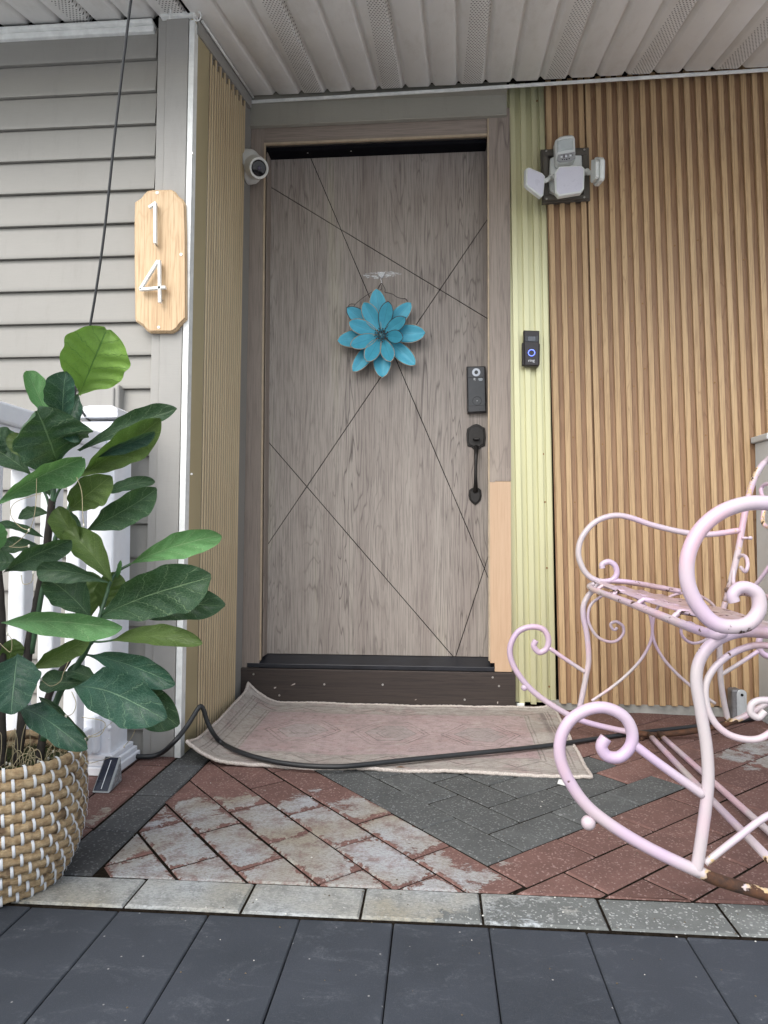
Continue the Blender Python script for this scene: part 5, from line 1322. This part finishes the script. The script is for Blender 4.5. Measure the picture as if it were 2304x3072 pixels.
def leaf(base, tip, wpx, tone, Yb=1.2, Yt=1.2, twist=0., droop=.05, cup=.12, wave=.05, peak=.66, notch=0.):
    B = atY(base[0], base[1], Yb); T = atY(tip[0], tip[1], Yt); L = T-B; ln = L.length; Ld = L/ln
    view = ((B+T)/2-CAM).normalized()
    W = Ld.cross(view).normalized(); N = W.cross(Ld).normalized()
    if N.dot(view) > 0: N = -N
    c, s_ = cos(twist), sin(twist); W2 = W*c+N*s_; N2 = N*c-W*s_
    half = wpx/2/2041*((B+T)/2-CAM).dot(R3 @ Vector((0, 0, -1)))
    NU, NV = 40, 12; vs = []; rs = random.uniform(0, 6)
    for i in range(NU+1):
        u = 1-(1-i/NU)**1.35
        a = u/peak if u < peak else 1+(u-peak)/(1-peak)
        prof = (sin(pi/2*a)**1.25 if a < 1 else math.sqrt(max(0, 1-((a-1))**2.6)))
        prof = max(prof, .03)*(1+.05*sin(u*15+rs)+.025*sin(u*29+2*rs))
        if i == NU: prof = .12
        bend = -4*droop*ln*(u-.5)**2+droop*ln
        for j in range(NV+1):
            v = 2*j/NV-1
            wv = wave*2.4*half*sin(u*8+rs+v*1.5)*abs(v)
            qt = .055*half*prof*cos(2*pi*(5.2*(u-.26*abs(v)**.85)))*min(1, abs(v)*3)
            tip_ = -.9*half*max(0, u-.74)**1.6*(1.5+sin(rs))
            wv += qt+tip_
            q = B+Ld*(ln*(u-notch*(1-abs(v))*max(0, u-.8)))+W2*(half*prof*v)+N2*(cup*1.5*half*prof*(v*v)*2+wv)+Vector((0, 0, 1))*bend*.7+N2*bend*.5
            vs.append(q)
    n = NV+1; fs = [(i*n+j, i*n+j+1, (i+1)*n+j+1, (i+1)*n+j) for i in range(NU) for j in range(NV)]
    m = MB(); m.add(vs, fs)
    f0 = fs[5*NV+5]; nn = (vs[f0[1]]-vs[f0[0]]).cross(vs[f0[3]]-vs[f0[0]])
    if nn.dot(view) > 0: m.f = [f[::-1] for f in m.f]
    me = m.mesh('leaf', LM[tone], True); uvl = me.uv_layers.new(name='uv')
    for lp_ in me.loops: k = lp_.vertex_index; uvl.data[lp_.index].uv = ((k//n)/NU, 2*(k % n)/NV-1)
    o = bpy.data.objects.new('leaf', me); link(o, pt)
LV = [
 ((238,1185),(322,988),185,'lime',1.20,1.16,.05,.02,.16,.03,.55,.16),
 ((172,1290),(84,1112),66,'light',1.22,1.20,.35,-.06,.2,.04,.72),
 ((186,1290),(196,1116),88,'teal',1.19,1.15,-.35,.06,.25,.03,.62),
 ((150,1238),(238,1322),60,'teal',1.21,1.17,.4,.10,.2,.05,.6),
 ((236,1180),(198,1300),64,'teal',1.215,1.19,.2,.02,.2,.05,.6),
 ((172,1390),(112,1232),205,'dark',1.20,1.12,.15,.04,.2,.10,.50,.10),
 ((155,1405),(22,1306),62,'olive',1.19,1.16,-.2,.03,.1,.03,.62),
 ((95,1425),(-50,1330),90,'dark',1.22,1.20,.3,.05,.1,.06,.6),
 ((70,1380),(-20,1290),70,'dark',1.23,1.20,.3,.05,.1,.06,.6),
 ((-8,1512),(250,1378),92,'light',1.16,1.10,.55,.11,.22,.06,.68,.10),
 ((236,1352),(528,1226),66,'dark',1.22,1.20,-.45,.02,.2,.10,.60),
 ((236,1430),(478,1262),98,'olive',1.19,1.10,.25,-.02,.25,.05,.66),
 ((292,1372),(462,1300),46,'teal',1.15,1.09,.6,.02,.2,.02,.6),
 ((202,1535),(330,1432),96,'olive',1.17,1.12,.1,.02,.15,.06,.58),
 ((318,1480),(464,1444),44,'dark',1.20,1.18,-.5,.05,.1,.08,.4),
 ((256,1592),(466,1472),92,'dark',1.19,1.14,.2,-.03,.22,.04,.64),
 ((150,1540),(54,1552),38,'dark',1.23,1.22,.4,.10,.1,.06,.5),
 ((250,1600),(160,1545),60,'dark',1.23,1.22,.2,.05,.1,.06,.5),
 ((250,1650),(168,1522),70,'olive',1.16,1.15,-.3,-.02,.3,.05,.6),
 ((340,1752),(196,1590),84,'olive',1.16,1.15,.2,.09,.22,.04,.55),
 ((130,1612),(-10,1572),30,'dark',1.23,1.20,.5,.06,.1,.12,.5),
 ((5,1722),(212,1622),78,'dark',1.15,1.11,.4,.06,.22,.06,.66),
 ((130,1640),(-20,1645),50,'dark',1.24,1.22,.4,.05,.1,.06,.6),
 ((60,1690),(-30,1690),70,'dark',1.16,1.14,.4,.05,.1,.06,.6),
 ((326,1748),(108,1712),66,'dark',1.14,1.11,-.3,.12,.2,.05,.66),
 ((276,1858),(140,1735),110,'dark',1.15,1.13,.2,.08,.2,.05,.56),
 ((272,1856),(238,1716),118,'olive',1.20,1.20,.1,.02,.1,.03,.55),
 ((300,1832),(352,1720),80,'olive',1.19,1.19,.1,.02,.1,.03,.55),
 ((388,1694),(662,1606),78,'light',1.16,1.09,.15,.05,.12,.03,.68),
 ((285,1858),(622,1738),150,'dark',1.17,1.08,.12,.05,.15,.05,.70),
 ((345,1820),(668,1818),104,'dark',1.18,1.12,-.10,.03,.15,.08,.56),
 ((5,1868),(358,1888),82,'light',1.14,1.06,.35,.05,.22,.05,.60),
 ((330,1925),(606,1928),62,'olive',1.15,1.09,-.2,.07,.2,.05,.62),
 ((95,2008),(266,1918),62,'olive',1.16,1.13,.35,.02,.2,.04,.55),
 ((262,1966),(522,2052),78,'teal',1.15,1.08,.2,.06,.18,.05,.70),
 ((222,2062),(482,2156),142,'teal',1.13,1.04,.1,.10,.16,.06,.62),
 ((285,2035),(528,2176),118,'dark',1.16,1.10,.1,.10,.16,.06,.66),
 ((52,1962),(32,2138),142,'teal',1.10,1.04,.15,.02,.12,.03,.45),
 ((58,2122),(252,2248),82,'teal',1.12,1.06,.2,.09,.16,.06,.5),
 ((112,2088),(262,2222),46,'dark',1.15,1.12,.6,.14,.2,.05,.6),
 ((272,2052),(116,2052),66,'dark',1.18,1.17,.3,.04,.15,.06,.6),
 ((300,2046),(200,2010),50,'dark',1.17,1.17,.3,.04,.15,.06,.6),
 ((20,2000),(46,1922),66,'olive',1.21,1.20,.1,.02,.1,.04,.55),
 ((-10,1660),(-6,1570),50,'light',1.10,1.06,.1,.02,.1,.03,.55),
 ((100,2080),(90,1990),36,'olive',1.22,1.22,.1,.02,.1,.04,.55),
 ((162,1460),(172,1410),30,'dark',1.22,1.21,.2,.02,.1,.04,.5),
 ((150,1490),(120,1420),40,'dark',1.23,1.23,.2,.02,.1,.04,.5),
 ((350,1735),(362,1682),14,'light',1.19,1.18,.2,.0,.1,.02,.4),
]
for L_ in LV:
    b_, t_, w_, tone, Yb, Yt, tw, dp, cu, wa, pk_ = L_[:11]
    leaf(b_, t_, w_, tone, Yb, Yt, tw, dp, cu, wa, pk_, L_[11] if len(L_) > 11 else 0.)

# fairy lights in the plant
M['fairy'] = plain('clear_straw_wire', (.36, .31, .19), .3, .2, .2)
M['bulb'] = plain('clear_bulb', (.62, .60, .52), .12, 0, .1)
sl = thing('fairy_lights', 'tangled thin straw coloured fairy light string in the potted plant', 'string lights', BC+Vector((.02, -.05, BH)))
strands = [[(110,1335+100),(108,1500),(100,1560),(80,1600),(40,1635),(28,1640),(60,1642),(90,1638)], [(230,1432),(245,1475),(248,1540),(252,1580)], [(125,1480),(60,1500),(35,1520),(34,1550),(60,1580),(90,1592)],
 [(64,1725),(70,1752),(95,1745),(100,1715)], [(0,1930),(15,1945),(32,1955),(35,1920),(20,1900)], [(205,1985),(190,2020),(180,2045),(150,2058),(120,2035)], [(215,2075),(228,2110),(218,2140),(195,2150)],
 [(350,2155),(300,2195),(262,2212),(255,2220)], [(245,2152),(300,2160),(316,2175),(300,2205),(262,2212)], [(408,2182),(395,2212),(370,2242)], [(330,2272),(300,2282),(262,2288),(240,2260)]]
def wire3(P, r_=.0011, bulbs=()):
    P = smooth_path(P, 6); m = MB(); m.tube(P, r_, 5); m.build('wire', M['fairy'], sl, smooth=True)
    for k in bulbs:
        c = P[min(len(P)-1, int(k*(len(P)-1)))]; mm = MB(); mm.ball(c, .0019, 8, 6, 0, (1, 1, 1.7)); mm.build('bulb', M['bulb'], sl, smooth=True)
for s_ in strands:
    wire3([atY(x, y, 1.10 if x < 320 else 1.40) for x, y in s_], .0006, (.98,))
for i in range(46):
    a = random.uniform(-2.6, .5); rad = random.uniform(.015, .105); c = BC+Vector((rad*cos(a), rad*sin(a), BH-.035)); h_ = random.uniform(.02, .085) if i % 3 else random.uniform(.01, .03)
    sd_ = Vector((random.uniform(-.03, .03), random.uniform(-.02, .02), 0)); P = []
    for q in range(7):
        t = q/6*pi*1.1; P.append(c+sd_*(q/6)+Vector((.014*cos(t), .006*sin(t*1.3), h_*sin(t))))
    wire3(P, .0006, (.55,) if i % 3 == 0 else ())
